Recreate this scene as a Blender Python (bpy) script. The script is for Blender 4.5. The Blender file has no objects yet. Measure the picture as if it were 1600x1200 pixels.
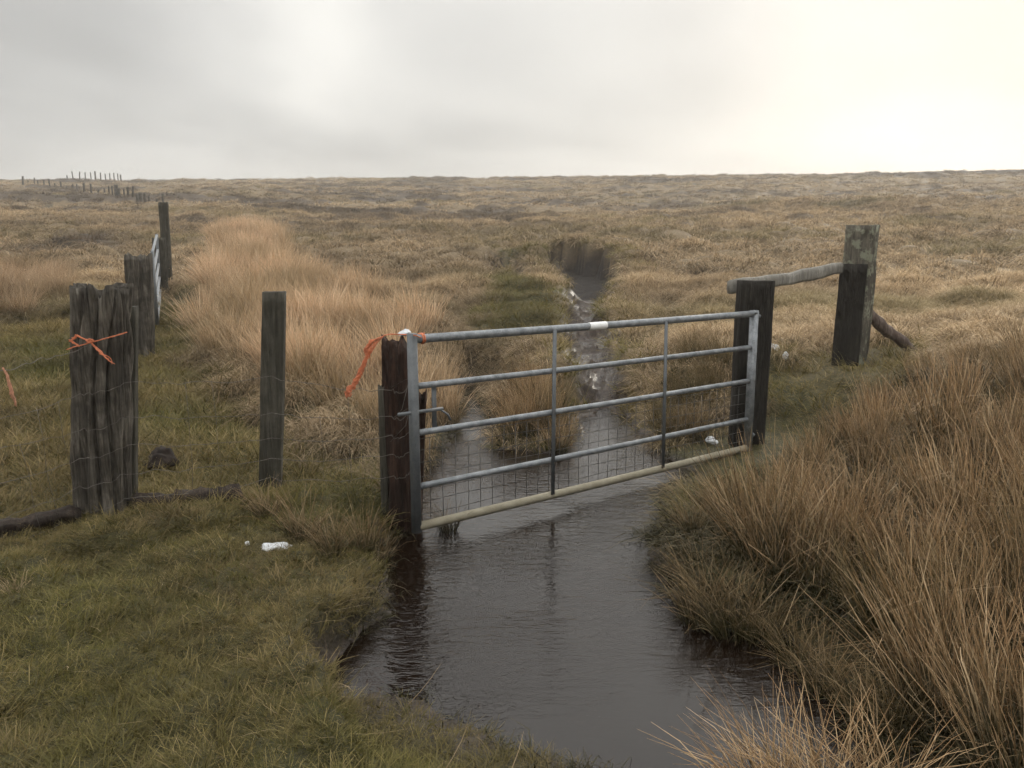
import bpy, bmesh, math, random
import numpy as np
from mathutils import Vector, Matrix

R = math.radians
scene = bpy.context.scene
COL = scene.collection
rng = np.random.default_rng(7)
random.seed(7)

# ------------------------------------------------------------------ camera
FPX, CX, CY = 1330.0, 800.0, 600.0
PITCH, CAMZ = R(10.0), 1.70
cam_d = bpy.data.cameras.new('camera')
cam_d.sensor_width = 36.0
cam_d.lens = FPX / 1600.0 * 36.0
cam_d.clip_start, cam_d.clip_end = 0.05, 3000.0
cam = bpy.data.objects.new('camera', cam_d)
cam.location = (0, 0, CAMZ)
cam.rotation_euler = (R(90) - PITCH, 0, 0)
COL.objects.link(cam)
scene.camera = cam

# ------------------------------------------------------------------ light
SUN_AZ, SUN_EL = R(30), R(17)          # to the right of straight ahead, low behind cloud
world = bpy.data.worlds.new('World')
scene.world = world
world.use_nodes = True
wt = world.node_tree
wt.nodes.clear()


def N(tree, kind, **kw):
    n = tree.nodes.new(kind)
    for k, v in kw.items():
        if k in ('inputs',):
            for a, b in v.items():
                n.inputs[a].default_value = b
        else:
            setattr(n, k, v)
    return n


def build_world():
    L = wt.links.new
    out = N(wt, 'ShaderNodeOutputWorld')
    sky = N(wt, 'ShaderNodeTexSky', sky_type='NISHITA', sun_disc=False)
    sky.sun_elevation = SUN_EL
    sky.sun_rotation = SUN_AZ
    sky.dust_density = 3.0
    bg1 = N(wt, 'ShaderNodeBackground', inputs={'Strength': 0.08})
    L(sky.outputs[0], bg1.inputs[0])
    tc = N(wt, 'ShaderNodeTexCoord')
    sep = N(wt, 'ShaderNodeSeparateXYZ')
    L(tc.outputs['Generated'], sep.inputs[0])
    # flat cloud layer: project the view direction onto a high plane
    dz = N(wt, 'ShaderNodeMath', operation='MAXIMUM', inputs={1: 0.0})
    L(sep.outputs[2], dz.inputs[0])
    dz2 = N(wt, 'ShaderNodeMath', operation='ADD', inputs={1: 0.22})
    L(dz.outputs[0], dz2.inputs[0])
    px = N(wt, 'ShaderNodeMath', operation='DIVIDE')
    py = N(wt, 'ShaderNodeMath', operation='DIVIDE')
    L(sep.outputs[0], px.inputs[0]); L(dz2.outputs[0], px.inputs[1])
    L(sep.outputs[1], py.inputs[0]); L(dz2.outputs[0], py.inputs[1])
    comb = N(wt, 'ShaderNodeCombineXYZ')
    L(px.outputs[0], comb.inputs[0]); L(py.outputs[0], comb.inputs[1])
    n1 = N(wt, 'ShaderNodeTexNoise', inputs={'Scale': 0.75, 'Detail': 3.0, 'Roughness': 0.45, 'Distortion': 0.3})
    L(comb.outputs[0], n1.inputs['Vector'])
    ramp = N(wt, 'ShaderNodeMapRange', interpolation_type='SMOOTHSTEP',
             inputs={'From Min': 0.33, 'From Max': 0.66, 'To Min': 0.51, 'To Max': 0.76})
    L(n1.outputs[0], ramp.inputs[0])

    def lobe(direction, sharp, amp):
        d = Vector(direction).normalized()
        dot = N(wt, 'ShaderNodeVectorMath', operation='DOT_PRODUCT')
        nrm = N(wt, 'ShaderNodeVectorMath', operation='NORMALIZE')
        # warp the lobe with cloud noise so its rim is ragged
        nz = N(wt, 'ShaderNodeTexNoise', inputs={'Scale': 4.5, 'Detail': 4.0, 'Roughness': 0.5})
        L(tc.outputs['Generated'], nz.inputs['Vector'])
        sub = N(wt, 'ShaderNodeVectorMath', operation='SUBTRACT')
        L(nz.outputs['Color'], sub.inputs[0]); sub.inputs[1].default_value = (0.5, 0.5, 0.5)
        scl = N(wt, 'ShaderNodeVectorMath', operation='SCALE'); scl.inputs['Scale'].default_value = 0.20
        L(sub.outputs[0], scl.inputs[0])
        add = N(wt, 'ShaderNodeVectorMath', operation='ADD')
        L(tc.outputs['Generated'], add.inputs[0]); L(scl.outputs[0], add.inputs[1])
        L(add.outputs[0], nrm.inputs[0])
        L(nrm.outputs[0], dot.inputs[0]); dot.inputs[1].default_value = d
        mx = N(wt, 'ShaderNodeMath', operation='MAXIMUM', inputs={1: 0.0})
        L(dot.outputs['Value'], mx.inputs[0])
        pw = N(wt, 'ShaderNodeMath', operation='POWER', inputs={1: sharp})
        L(mx.outputs[0], pw.inputs[0])
        ml = N(wt, 'ShaderNodeMath', operation='MULTIPLY', inputs={1: amp})
        L(pw.outputs[0], ml.inputs[0])
        return ml

    def pdir(x, y):
        v = Vector(((x - CX) / FPX, 1, -(y - CY) / FPX))
        v.rotate(Matrix.Rotation(-PITCH, 3, 'X'))
        return v

    lobes = [lobe(pdir(1560, 170), 11, 0.30), lobe(pdir(455, 40), 170, 0.36), lobe(pdir(1250, 268), 70, 0.16), lobe(pdir(900, 268), 60, 0.08)]
    acc = ramp
    for lb in lobes:
        a = N(wt, 'ShaderNodeMath', operation='ADD')
        L(acc.outputs[0], a.inputs[0]); L(lb.outputs[0], a.inputs[1])
        acc = a
    # an overcast sky brightens towards the zenith
    zg = N(wt, 'ShaderNodeMapRange', interpolation_type='SMOOTHSTEP', inputs={'From Min': 0.2, 'From Max': 0.85, 'To Min': 1.0, 'To Max': 3.0})
    L(sep.outputs[2], zg.inputs[0])
    zm = N(wt, 'ShaderNodeMath', operation='MULTIPLY')
    L(acc.outputs[0], zm.inputs[0]); L(zg.outputs[0], zm.inputs[1])
    acc0 = acc
    acc = zm
    # warm where bright, neutral grey where dark
    wr = N(wt, 'ShaderNodeMapRange', inputs={'From Min': 0.6, 'From Max': 1.0})
    L(acc0.outputs[0], wr.inputs[0])
    mixc = N(wt, 'ShaderNodeMix', data_type='RGBA')
    mixc.inputs['A'].default_value = (0.995, 0.99, 0.965, 1)
    mixc.inputs['B'].default_value = (1.0, 0.982, 0.93, 1)
    L(wr.outputs[0], mixc.inputs['Factor'])
    bg2 = N(wt, 'ShaderNodeBackground')
    L(mixc.outputs['Result'], bg2.inputs[0]); L(acc.outputs[0], bg2.inputs[1])
    mx = N(wt, 'ShaderNodeMixShader', inputs={0: 0.94})
    L(bg1.outputs[0], mx.inputs[1]); L(bg2.outputs[0], mx.inputs[2])
    L(mx.outputs[0], out.inputs[0])


build_world()
sun_d = bpy.data.lights.new('sun', 'SUN')
sun_d.energy = 1.3
sun_d.angle = R(18)
sun_d.color = (1.0, 0.93, 0.80)
sun = bpy.data.objects.new('sun', sun_d)
sdir = Vector((math.sin(SUN_AZ) * math.cos(SUN_EL), math.cos(SUN_AZ) * math.cos(SUN_EL), math.sin(SUN_EL)))
sun.rotation_euler = (-sdir).to_track_quat('-Z', 'Y').to_euler()
sun.location = (20, 30, 30)
COL.objects.link(sun)
scene.view_settings.view_transform = 'Standard'
scene.view_settings.look = 'None'
scene.view_settings.exposure = 0.0
scene.view_settings.gamma = 1.0
scene.view_settings.use_curve_mapping = False
scene.cycles.use_denoising = True
scene.cycles.use_adaptive_sampling = True
scene.cycles.adaptive_threshold = .045
scene.cycles.adaptive_min_samples = 12
scene.cycles.debug_use_spatial_splits = True
scene.cycles.max_bounces = 5
scene.cycles.diffuse_bounces = 2
scene.cycles.glossy_bounces = 2
scene.cycles.transmission_bounces = 3
scene.cycles.volume_bounces = 1
scene.cycles.caustics_reflective = False
scene.cycles.caustics_refractive = False

# ------------------------------------------------------------------ numpy helpers
cp, sp_ = math.cos(PITCH), math.sin(PITCH)


def ray(px, py):
    u = (px - CX) / FPX; v = (py - CY) / FPX
    return np.array([u, cp - v * sp_, -sp_ - v * cp])


def onz(px, py, z=0.0):
    r = ray(px, py); t = (z - CAMZ) / r[2]
    return np.array([0, 0, CAMZ]) + r * t


def ony(px, py, Y):
    r = ray(px, py)
    return np.array([0, 0, CAMZ]) + r * (Y / r[1])


def sstep(a, b, x):
    t = np.clip((x - a) / (b - a), 0, 1)
    return t * t * (3 - 2 * t)


def hash2(ix, iy, s=0):
    n = (ix.astype(np.int64) * 374761393 + iy.astype(np.int64) * 668265263 + s * 974634533) & 0xFFFFFFFF
    n = ((n ^ (n >> 13)) * 1274126177) & 0xFFFFFFFF
    n = ((n ^ (n >> 16)) * 2246822519) & 0xFFFFFFFF
    return ((n ^ (n >> 13)) & 0xFFFFFF) / float(0xFFFFFF)


def vnoise(x, y, s=0):
    ix = np.floor(x); iy = np.floor(y)
    fx = x - ix; fy = y - iy
    fx = fx * fx * (3 - 2 * fx); fy = fy * fy * (3 - 2 * fy)
    a = hash2(ix, iy, s); b = hash2(ix + 1, iy, s); c = hash2(ix, iy + 1, s); d = hash2(ix + 1, iy + 1, s)
    return (a * (1 - fx) + b * fx) * (1 - fy) + (c * (1 - fx) + d * fx) * fy


def fbm(x, y, s=0, o=4):
    t = 0; a = 0.5; n = 0
    for k in range(o):
        t = t + a * vnoise(x * 2 ** k + 17.3 * k, y * 2 ** k - 9.1 * k, s + k); n += a; a *= 0.5
    return t / n


def tussock(x, y, size, s=0):
    """rounded mounds on a jittered grid, 0..1"""
    gx = x / size; gy = y / size
    ix = np.floor(gx); iy = np.floor(gy)
    best = np.zeros_like(gx)
    for dx in (-1, 0, 1):
        for dy in (-1, 0, 1):
            jx = ix + dx; jy = iy + dy
            cx = jx + 0.15 + 0.7 * hash2(jx, jy, s); cy = jy + 0.15 + 0.7 * hash2(jx, jy, s + 5)
            rr = 0.5 + 0.4 * hash2(jx, jy, s + 9); hh = 0.45 + 0.55 * hash2(jx, jy, s + 13)
            q = 1 - ((gx - cx) ** 2 + (gy - cy) ** 2) / rr ** 2
            best = np.maximum(best, hh * np.sqrt(np.clip(q, 0, 1)))
    return best


def sdpoly(x, y, poly):
    """signed distance to a polygon, negative inside"""
    x = np.asarray(x, float); y = np.asarray(y, float)
    d = np.full(x.shape, 1e9); ins = np.zeros(x.shape, bool)
    P = np.asarray(poly, float)
    for i in range(len(P)):
        ax, ay = P[i]; bx, by = P[(i + 1) % len(P)]
        ex, ey = bx - ax, by - ay
        t = np.clip(((x - ax) * ex + (y - ay) * ey) / (ex * ex + ey * ey + 1e-12), 0, 1)
        d = np.minimum(d, (x - ax - t * ex) ** 2 + (y - ay - t * ey) ** 2)
        c = ((ay > y) != (by > y))
        if ay != by:
            xi = ax + (y - ay) * ex / ey
            ins ^= c & (x < xi)
    d = np.sqrt(d)
    return np.where(ins, -d, d)


# ------------------------------------------------------------------ terrain
KD = np.array([0, 3, 5.5, 7.5, 10, 14, 20, 30, 45, 66, 90, 115, 135, 150, 175, 230, 450])
KZ = np.array([.17, .16, .15, .18, .30, .56, .90, 1.5, 2.4, 3.7, 5.7, 7.9, 9.45, 10.05, 9.8, 6.0, -8])
_td = np.linspace(0, 450, 4501)
_tz = np.interp(_td, KD, KZ)
for _w in (7, 25):
    k = np.ones(_w) / _w
    _far = np.convolve(np.pad(_tz, _w, mode='edge'), k, 'same')[_w:-_w]
    _tz = _tz * (1 - sstep(_w * .15, _w * .9, _td)) + _far * sstep(_w * .15, _w * .9, _td)


def hbase(x, y):
    d = np.hypot(x, y)
    a = np.clip(np.arctan2(x, np.maximum(y, 0.01)), -0.9, 0.9)
    z = np.interp(d, _td, _tz)
    z = z * (1 + (.22 * np.maximum(a, 0) + .065 * np.minimum(a, 0)) * sstep(40, 130, d)) * (1 - (1 - np.cos(a)) * sstep(30, 110, d))
    z = z + (fbm(x / 22, y / 22, 3) - .5) * 1.4 * sstep(14, 55, d) * (1 - .75 * sstep(75, 125, d)) + (fbm(x / 7, y / 7, 8, 3) - .5) * .45 * sstep(9, 22, d)
    # bank that climbs to the right behind the rushes
    z = z + 0.22 * sstep(1.6, 3.6, x) * sstep(2, 4, y) * (1 - sstep(8.5, 12, y))
    return z


def hit(px, py):
    r = ray(px, py)
    t = np.concatenate([np.linspace(1.5, 40, 1500), np.linspace(40, 220, 1800)])
    X = r[0] * t; Y = r[1] * t; Z = CAMZ + r[2] * t
    u = Z - hbase(X, Y)
    w = np.where(u < 0)[0]
    i = w[0] if len(w) else np.argmin(u)
    return np.array([X[i], Y[i]])


def hpoly(pts):
    return np.array([hit(a, b) for a, b in pts])


def zpoly(pts, z=0.0):
    return np.array([onz(a, b, z)[:2] for a, b in pts])


POOL = zpoly([(600, 850), (598, 900), (600, 938), (575, 985), (552, 1035), (520, 1068), (570, 1080), (690, 1098), (742, 1132), (775, 1165),
              (850, 1192), (920, 1215), (960, 1320), (1450, 1320), (1420, 1200), (1400, 1150), (1370, 1105), (1300, 1078), (1235, 1030),
              (1185, 978), (1110, 960), (1048, 935), (1032, 850), (1040, 790), (1066, 742), (1020, 690), (985, 655), (945, 640), (912, 655),
              (895, 690), (865, 708), (800, 705), (772, 700), (768, 665), (758, 626), (742, 600), (722, 610), (716, 630), (710, 660), (704, 685),
              (690, 697), (662, 715), (652, 760), (642, 800), (618, 830)])
PATH = hpoly([(905, 690), (1000, 660), (990, 610), (972, 570), (950, 530), (942, 495), (952, 466), (962, 440), (955, 428), (920, 418), (885, 408), (866, 412),
              (872, 432), (884, 460), (882, 490), (886, 530), (893, 570), (894, 620), (885, 660)])
HAG = hpoly([(843, 404), (868, 400), (905, 401), (942, 406), (970, 422), (968, 446), (942, 464), (905, 462), (878, 450), (858, 428)])
CUTS = [hpoly(p) for p in (
    [(764, 404), (788, 402), (790, 446), (762, 450)],
    [(798, 408), (818, 406), (820, 450), (796, 452)],
    [(965, 572), (1046, 560), (1054, 505), (1030, 502), (1005, 532), (960, 545)],
    [(1086, 436), (1102, 432), (1106, 455), (1090, 458)],
    [(1020, 610), (1100, 600), (1110, 580), (1040, 576)],
    [(740, 690), (745, 600), (738, 540), (730, 540), (728, 600), (720, 690)],
    [(905, 352), (985, 362), (980, 357), (900, 346)],
    [(780, 362), (810, 366), (806, 360), (782, 357)],
)]
DARK = [hpoly(p) for p in (
    [(60, 408), (120, 392), (190, 384), (200, 398), (150, 414), (60, 420), (0, 424), (0, 412)],
    [(1340, 285), (1480, 288), (1480, 276), (1350, 274)],
    [(195, 288), (262, 286), (255, 281), (205, 281)],
    [(60, 296), (135, 292), (130, 287), (80, 290)],
    [(575, 352), (635, 352), (628, 344), (585, 344)],
    [(285, 372), (315, 380), (312, 366), (286, 360)],
    [(545, 328), (620, 330), (612, 322), (550, 321)],
    [(1470, 280), (1600, 284), (1600, 272), (1500, 270)],
    [(620, 281), (735, 281), (730, 277), (625, 277)],
    [(1420, 352), (1460, 366), (1450, 346), (1425, 344)],
)]
GREEN = [hpoly(p) for p in (
    [(755, 545), (880, 540), (885, 490), (860, 470), (820, 462), (800, 405), (785, 402), (778, 470), (755, 500)],
    [(245, 560), (300, 560), (292, 480), (262, 470)],
    [(0, 660), (120, 620), (120, 580), (0, 590)],
    [(1195, 690), (1290, 690), (1290, 620), (1200, 585)],
    [(1050, 720), (1170, 700), (1150, 650), (1060, 660)],
    [(1045, 830), (1060, 745), (1170, 700), (1290, 690), (1310, 720), (1160, 790), (1080, 840)],
)]
LAWN = np.array([(-9, -4), (-9, 4.6), (-3.2, 4.7), (-1.2, 4.95), (-.6, 4.8), (-.4, 3.6), (-.3, 3.0), (.2, 2.75), (.8, 2.3), (1.2, 1.0), (3, .6), (3, -4)])
SHORT = hpoly([(-160, 800), (-160, 525), (0, 515), (110, 505), (205, 530), (255, 470), (295, 475), (300, 560), (330, 600), (400, 690), (470, 740), (600, 790), (600, 840), (200, 840)])
SHORT2 = hpoly([(1195, 700), (1195, 575), (1300, 560), (1460, 545), (1460, 600), (1310, 690)])
RUSHZONES = {
    'right': np.vstack([zpoly([(1150, 805), (1085, 850), (1068, 890), (1075, 925), (1130, 945), (1230, 960), (1310, 1005), (1380, 1045), (1430, 1095), (1470, 1180), (1500, 1300)]),
                        np.array([(4.4, 2.0), (6.3, 7.0), (5.6, 7.7), (3.9, 7.4), (2.85, 6.9), (2.35, 6.1), (1.9, 5.5)])]),
    'midleft': hpoly([(300, 560), (430, 640), (560, 690), (640, 700), (690, 660), (702, 600), (705, 550), (640, 520), (560, 470), (460, 440), (440, 392), (390, 376), (330, 384), (330, 430), (300, 500)]),
    'left': hpoly([(-160, 520), (-10, 515), (115, 500), (122, 470), (100, 450), (0, 448), (-160, 452)]),
    'ditch': hpoly([(782, 640), (792, 694), (870, 700), (892, 660), (880, 625), (820, 600), (782, 600)]),
    'pathright': hpoly([(1040, 690), (1130, 660), (1140, 590), (1090, 560), (1050, 590), (1020, 640)]),
}


def masks(x, y):
    """named masks of the ground at world x, y"""
    d = np.hypot(x, y)
    wob = (vnoise(x * 3, y * 3, 31) - .5)
    m = {}
    near = (d < 14)
    sd = np.full(x.shape, 9.0)
    sd[near] = sdpoly(x[near], y[near], POOL) + wob[near] * .13 + (vnoise(x[near] * 8, y[near] * 8, 37) - .5) * .09 + (vnoise(x[near] * 19, y[near] * 19, 39) - .5) * .04
    m['pool'] = sd
    mud = np.zeros(x.shape); cut = np.zeros(x.shape); green = np.zeros(x.shape); dark = np.zeros(x.shape)
    w2 = d < 60
    xs, ys = x[w2], y[w2]
    wb = (fbm(xs * 1.7, ys * 1.7, 41, 3) - .5)
    q = sdpoly(xs, ys, PATH) + wb * .5
    mud_ = 1 - sstep(-.10, .12, q); wet_ = mud_.copy()
    cut_ = .12 * (1 - sstep(-.3, .05, q))
    qh = sdpoly(xs, ys, HAG) + wb * .9
    mud_ = np.maximum(mud_, 1 - sstep(-.05, .15, qh))
    cut_ = np.maximum(cut_, .50 * (1 - sstep(-.16, .04, qh)))
    for i, c in enumerate(CUTS):
        qc = sdpoly(xs, ys, c) + wb * .5
        mud_ = np.maximum(mud_, (1 - sstep(-.05, .12, qc)) * .9)
        cut_ = np.maximum(cut_, .36 * (1 - sstep(-.16, .05, qc)))
    mud[w2] = mud_; cut[w2] = cut_
    g = np.zeros(xs.shape)
    for c in GREEN:
        g = np.maximum(g, 1 - sstep(-.25, .35, sdpoly(xs, ys, c) + wb * 1.0))
    green[w2] = g
    fw = d > 6
    xs, ys = x[fw], y[fw]
    dk = np.zeros(xs.shape)
    wb = (fbm(xs / 3, ys / 3, 47, 3) - .5)
    for c in DARK:
        rr = np.ptp(c, axis=0).max()
        dk = np.maximum(dk, 1 - sstep(-.06 * rr, .08 * rr, sdpoly(xs, ys, c) + wb * .35 * min(rr, 5)))
    dd = np.hypot(xs, ys)
    nz = fbm(xs / 9 + 5, ys / 4.5, 51, 4)
    dk = np.maximum(dk, sstep(.54, .64, nz) * .85 * sstep(18, 45, dd))
    dark[fw] = dk
    pd = np.full(x.shape, 9.0)
    xs, ys = x[w2], y[w2]
    pd[w2] = np.minimum(q, qh)
    m['pathd'] = pd
    wt_ = np.zeros(x.shape); wt_[w2] = wet_ * sstep(-.05, .3, qh); m['wet'] = wt_
    m['mud'] = mud; m['cut'] = cut; m['green'] = green; m['dark'] = dark
    ln = np.zeros(x.shape)
    ln[near] = 1 - sstep(-.2, .25, sdpoly(x[near], y[near], LAWN) + wob[near] * .5)
    m['lawn'] = ln
    sh = np.zeros(x.shape); n20 = d < 20
    sh[n20] = 1 - sstep(-.15, .3, sdpoly(x[n20], y[n20], SHORT) + wob[n20] * .6)
    sh[n20] = np.maximum(sh[n20], 1 - sstep(-.15, .3, sdpoly(x[n20], y[n20], SHORT2) + wob[n20] * .6))
    m['short'] = sh
    # trampled edge of the pool is bare mud
    spit = sstep(3.35, 2.95, y) * sstep(-1.0, -.6, x) * sstep(1.3, .8, x)
    m['shore'] = (1 - sstep(0.0, .10 + .10 * vnoise(x * 2.3, y * 2.3, 61) + .28 * spit * vnoise(x * 3.1, y * 3.1, 63), sd)) * near
    return m


GA, GB = onz(1030, 750)[:2], onz(1195, 702)[:2]


def gated(x, y):
    """distance to the ground line under the hinge end of the gate"""
    e = GB - GA
    t = np.clip(((x - GA[0]) * e[0] + (y - GA[1]) * e[1]) / (e @ e), 0, 1)
    return np.hypot(x - GA[0] - t * e[0], y - GA[1] - t * e[1])


def clods(x, y):
    """trodden lumps of the path; below zero lies standing wet"""
    return .6 * fbm(x * 4.2, y * 4.2, 171, 2) + .4 * vnoise(x * 11, y * 11, 173) - .52


def hfull(x, y, m=None):
    x = np.asarray(x, float); y = np.asarray(y, float)
    if m is None:
        m = masks(x, y)
    d = np.hypot(x, y)
    z = hbase(x, y)
    moor = sstep(5.0, 7.5, d) * (1 - m['lawn']) * (1 - .8 * np.clip(m['mud'], 0, 1))
    t = tussock(x, y, .8, 2) * .40 + tussock(x, y, 1.7, 4) * .38 * sstep(12, 26, d) + tussock(x * .8, y, 3.4, 6) * .42 * sstep(35, 80, d)
    z = z + moor * (1 - .8 * m['short']) * (t - .08)
    z = z + m['lawn'] * ((fbm(x * 1.6, y * 1.6, 71, 3) - .5) * .12 + (tussock(x, y, .22, 75)) * .045)
    z = z + .05 * (fbm(x * 6, y * 6, 81, 3) - .5) * (m['mud'] + .5 * m['lawn'])
    z = z + m['dark'] * .18 * tussock(x, y, 1.1, 91)
    z = z - m['cut']
    wl = m['wet'] * sstep(26, 20, d)
    z = z * (1 - wl) + (np.floor(z / .055) * .055 + .02) * wl      # trodden into level wet steps
    z = z + np.clip(clods(x, y), 0, 1) * .45 * wl
    z = np.minimum(z, np.where(d < 12, .02 + .30 * sstep(.2, 1.3, gated(x, y)) + 3 * sstep(1.2, 2.2, gated(x, y)), 1e3))
    s = m['pool']
    # bank profile: a steep lip on the left bank, a gentle muddy ramp at the near spit
    wdt = .13 + .55 * sstep(3.3, 2.7, y) * (1 - sstep(.9, 1.4, x)) * sstep(-.75, -.45, x)
    wdt = wdt + .35 * sstep(1.0, 1.6, x) + .35 * sstep(5.6, 6.6, y)
    up = sstep(-.03, 1.0, s / wdt)
    z = np.where(s < 3, -.10 + (np.maximum(z, .06) + .10) * up, z)
    z = np.where(s < 0, np.minimum(z, -.004 - .12 * sstep(0, .5, -s)), z)
    z = np.where((s >= 0) & (d < 14), np.maximum(z, .006 + .03 * sstep(0, .2, s)), z)
    return z


def gz(x, y):
    return float(hfull(np.array([x]), np.array([y]))[0])


# ------------------------------------------------------------------ materials
def mat(name):
    m = bpy.data.materials.new(name); m.use_nodes = True
    t = m.node_tree
    b = t.nodes['Principled BSDF']
    return m, t, b


def noise(t, scale, detail=4, rough=.55, vec=None, dist=0.0):
    n = N(t, 'ShaderNodeTexNoise', inputs={'Scale': scale, 'Detail': detail, 'Roughness': rough, 'Distortion': dist})
    if vec is not None:
        t.links.new(vec, n.inputs['Vector'])
    return n


def ramp(t, fac, stops):
    r = N(t, 'ShaderNodeValToRGB')
    e = r.color_ramp.elements
    while len(e) < len(stops):
        e.new(.5)
    for i, (p, c) in enumerate(stops):
        e[i].position = p; e[i].color = (*c, 1)
    t.links.new(fac, r.inputs[0])
    return r


def mix(t, fac, a, b, blend='MIX'):
    n = N(t, 'ShaderNodeMix', data_type='RGBA', blend_type=blend)
    for sock, v in ((n.inputs['Factor'], fac), (n.inputs['A'], a), (n.inputs['B'], b)):
        if isinstance(v, bpy.types.NodeSocket):
            t.links.new(v, sock)
        elif isinstance(v, tuple):
            sock.default_value = (*v, 1)
        else:
            sock.default_value = v
    return n.outputs['Result']


def attr(t, name, kind='GEOMETRY'):
    a = N(t, 'ShaderNodeAttribute', attribute_type=kind); a.attribute_name = name
    return a.outputs['Fac']


def bump(t, b, h, strength=.5, dist=.02):
    n = N(t, 'ShaderNodeBump', inputs={'Strength': strength, 'Distance': dist})
    t.links.new(h, n.inputs['Height']); t.links.new(n.outputs[0], b.inputs['Normal'])


def ground_material():
    m, t, b = mat('moor_ground')
    g = N(t, 'ShaderNodeNewGeometry'); P = g.outputs['Position']
    n1 = noise(t, 1.3, 6, .6, P); n2 = noise(t, 14, 5, .65, P); n3 = noise(t, 60, 3, .6, P)
    straw = ramp(t, n1.outputs[0], [(.3, (.115, .082, .042)), (.5, (.185, .132, .070)), (.7, (.26, .19, .105))]).outputs[0]
    straw = mix(t, .5, straw, ramp(t, n2.outputs[0], [(.3, (.09, .065, .033)), (.7, (.25, .18, .10))]).outputs[0])
    grn = ramp(t, n2.outputs[0], [(.3, (.026, .024, .009)), (.55, (.055, .050, .016)), (.75, (.11, .088, .034))]).outputs[0]
    peat = ramp(t, n2.outputs[0], [(.3, (.009, .006, .0045)), (.55, (.020, .0135, .010)), (.75, (.045, .031, .023))]).outputs[0]
    heath = ramp(t, n2.outputs[0], [(.3, (.030, .022, .016)), (.7, (.085, .060, .040))]).outputs[0]
    c = mix(t, attr(t, 'hollow'), straw, ramp(t, n2.outputs[0], [(.3, (.035, .028, .015)), (.55, (.07, .056, .028)), (.75, (.12, .09, .045))]).outputs[0])  # moss tone in hollows, darkened to carry the shade between mounds
    c = mix(t, attr(t, 'dark'), c, heath)
    c = mix(t, attr(t, 'green'), c, grn)
    c = mix(t, attr(t, 'lawn'), c, grn)
    c = mix(t, attr(t, 'mud'), c, peat)
    c = mix(t, attr(t, 'wet'), c, ramp(t, n2.outputs[0], [(.3, (.026, .018, .014)), (.55, (.062, .046, .036)), (.75, (.125, .096, .075))]).outputs[0])
    t.links.new(c, b.inputs['Base Color'])
    # wet film in the hollows of the trodden path
    wet = N(t, 'ShaderNodeMapRange', interpolation_type='SMOOTHSTEP', inputs={'From Min': .50, 'From Max': .56})
    wn = noise(t, 11, 5, .7, P, .3)
    t.links.new(wn.outputs[0], wet.inputs[0])
    wf = N(t, 'ShaderNodeMath', operation='MULTIPLY')
    wm = N(t, 'ShaderNodeMapRange', inputs={'To Min': .85, 'To Max': 1.0}); t.links.new(wet.outputs[0], wm.inputs[0])
    t.links.new(wm.outputs[0], wf.inputs[0]); t.links.new(attr(t, 'puddle'), wf.inputs[1])
    rr = N(t, 'ShaderNodeMapRange', inputs={'To Min': .75, 'To Max': .07})
    t.links.new(wf.outputs[0], rr.inputs[0]); t.links.new(rr.outputs[0], b.inputs['Roughness'])
    b.inputs['IOR'].default_value = 1.36
    inv = N(t, 'ShaderNodeMath', operation='SUBTRACT', inputs={0: 1.0})
    t.links.new(wf.outputs[0], inv.inputs[1])
    hm = N(t, 'ShaderNodeMath', operation='MULTIPLY')
    ad = N(t, 'ShaderNodeMath', operation='ADD')
    t.links.new(n2.outputs[0], ad.inputs[0]); t.links.new(n3.outputs[0], ad.inputs[1])
    iv2 = N(t, 'ShaderNodeMapRange', inputs={'To Min': .04, 'To Max': 1.0}); t.links.new(inv.outputs[0], iv2.inputs[0])
    t.links.new(ad.outputs[0], hm.inputs[0]); t.links.new(iv2.outputs[0], hm.inputs[1])
    bump(t, b, hm.outputs[0], .7, .03)
    return m


def water_material():
    m, t, b = mat('peat_water')
    g = N(t, 'ShaderNodeNewGeometry'); P = g.outputs['Position']
    mp = N(t, 'ShaderNodeMapping'); mp.inputs['Rotation'].default_value = (0, 0, R(24)); mp.inputs['Scale'].default_value = (1.0, 3.0, 1)
    t.links.new(P, mp.inputs[0])
    n1 = noise(t, 7, 3, .55, mp.outputs[0], .5)
    n2 = noise(t, 22, 2, .5, mp.outputs[0], .3)
    big = noise(t, 1.1, 2, .5, P)
    calm = N(t, 'ShaderNodeMapRange', interpolation_type='SMOOTHSTEP', inputs={'From Min': .38, 'From Max': .60, 'To Min': .35, 'To Max': 1.0})
    t.links.new(big.outputs[0], calm.inputs[0])
    # the sheltered near corner is smoother than the open middle
    sep = N(t, 'ShaderNodeSeparateXYZ'); t.links.new(P, sep.inputs[0])
    sh = N(t, 'ShaderNodeMapRange', interpolation_type='SMOOTHSTEP', inputs={'From Min': 2.7, 'From Max': 3.4, 'To Min': .22, 'To Max': 1.0})
    t.links.new(sep.outputs[1], sh.inputs[0])
    s = N(t, 'ShaderNodeMath', operation='MULTIPLY'); t.links.new(calm.outputs[0], s.inputs[0]); t.links.new(sh.outputs[0], s.inputs[1])
    a = N(t, 'ShaderNodeMath', operation='MULTIPLY_ADD', inputs={1: .45}); t.links.new(n2.outputs[0], a.inputs[0]); t.links.new(n1.outputs[0], a.inputs[2])
    h = N(t, 'ShaderNodeMath', operation='MULTIPLY'); t.links.new(a.outputs[0], h.inputs[0]); t.links.new(s.outputs[0], h.inputs[1])
    b.inputs['Base Color'].default_value = (.0095, .0056, .0034, 1)
    b.inputs['Roughness'].default_value = .03
    b.inputs['IOR'].default_value = 1.45
    bump(t, b, h.outputs[0], 1.0, .0095)
    return m


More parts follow.
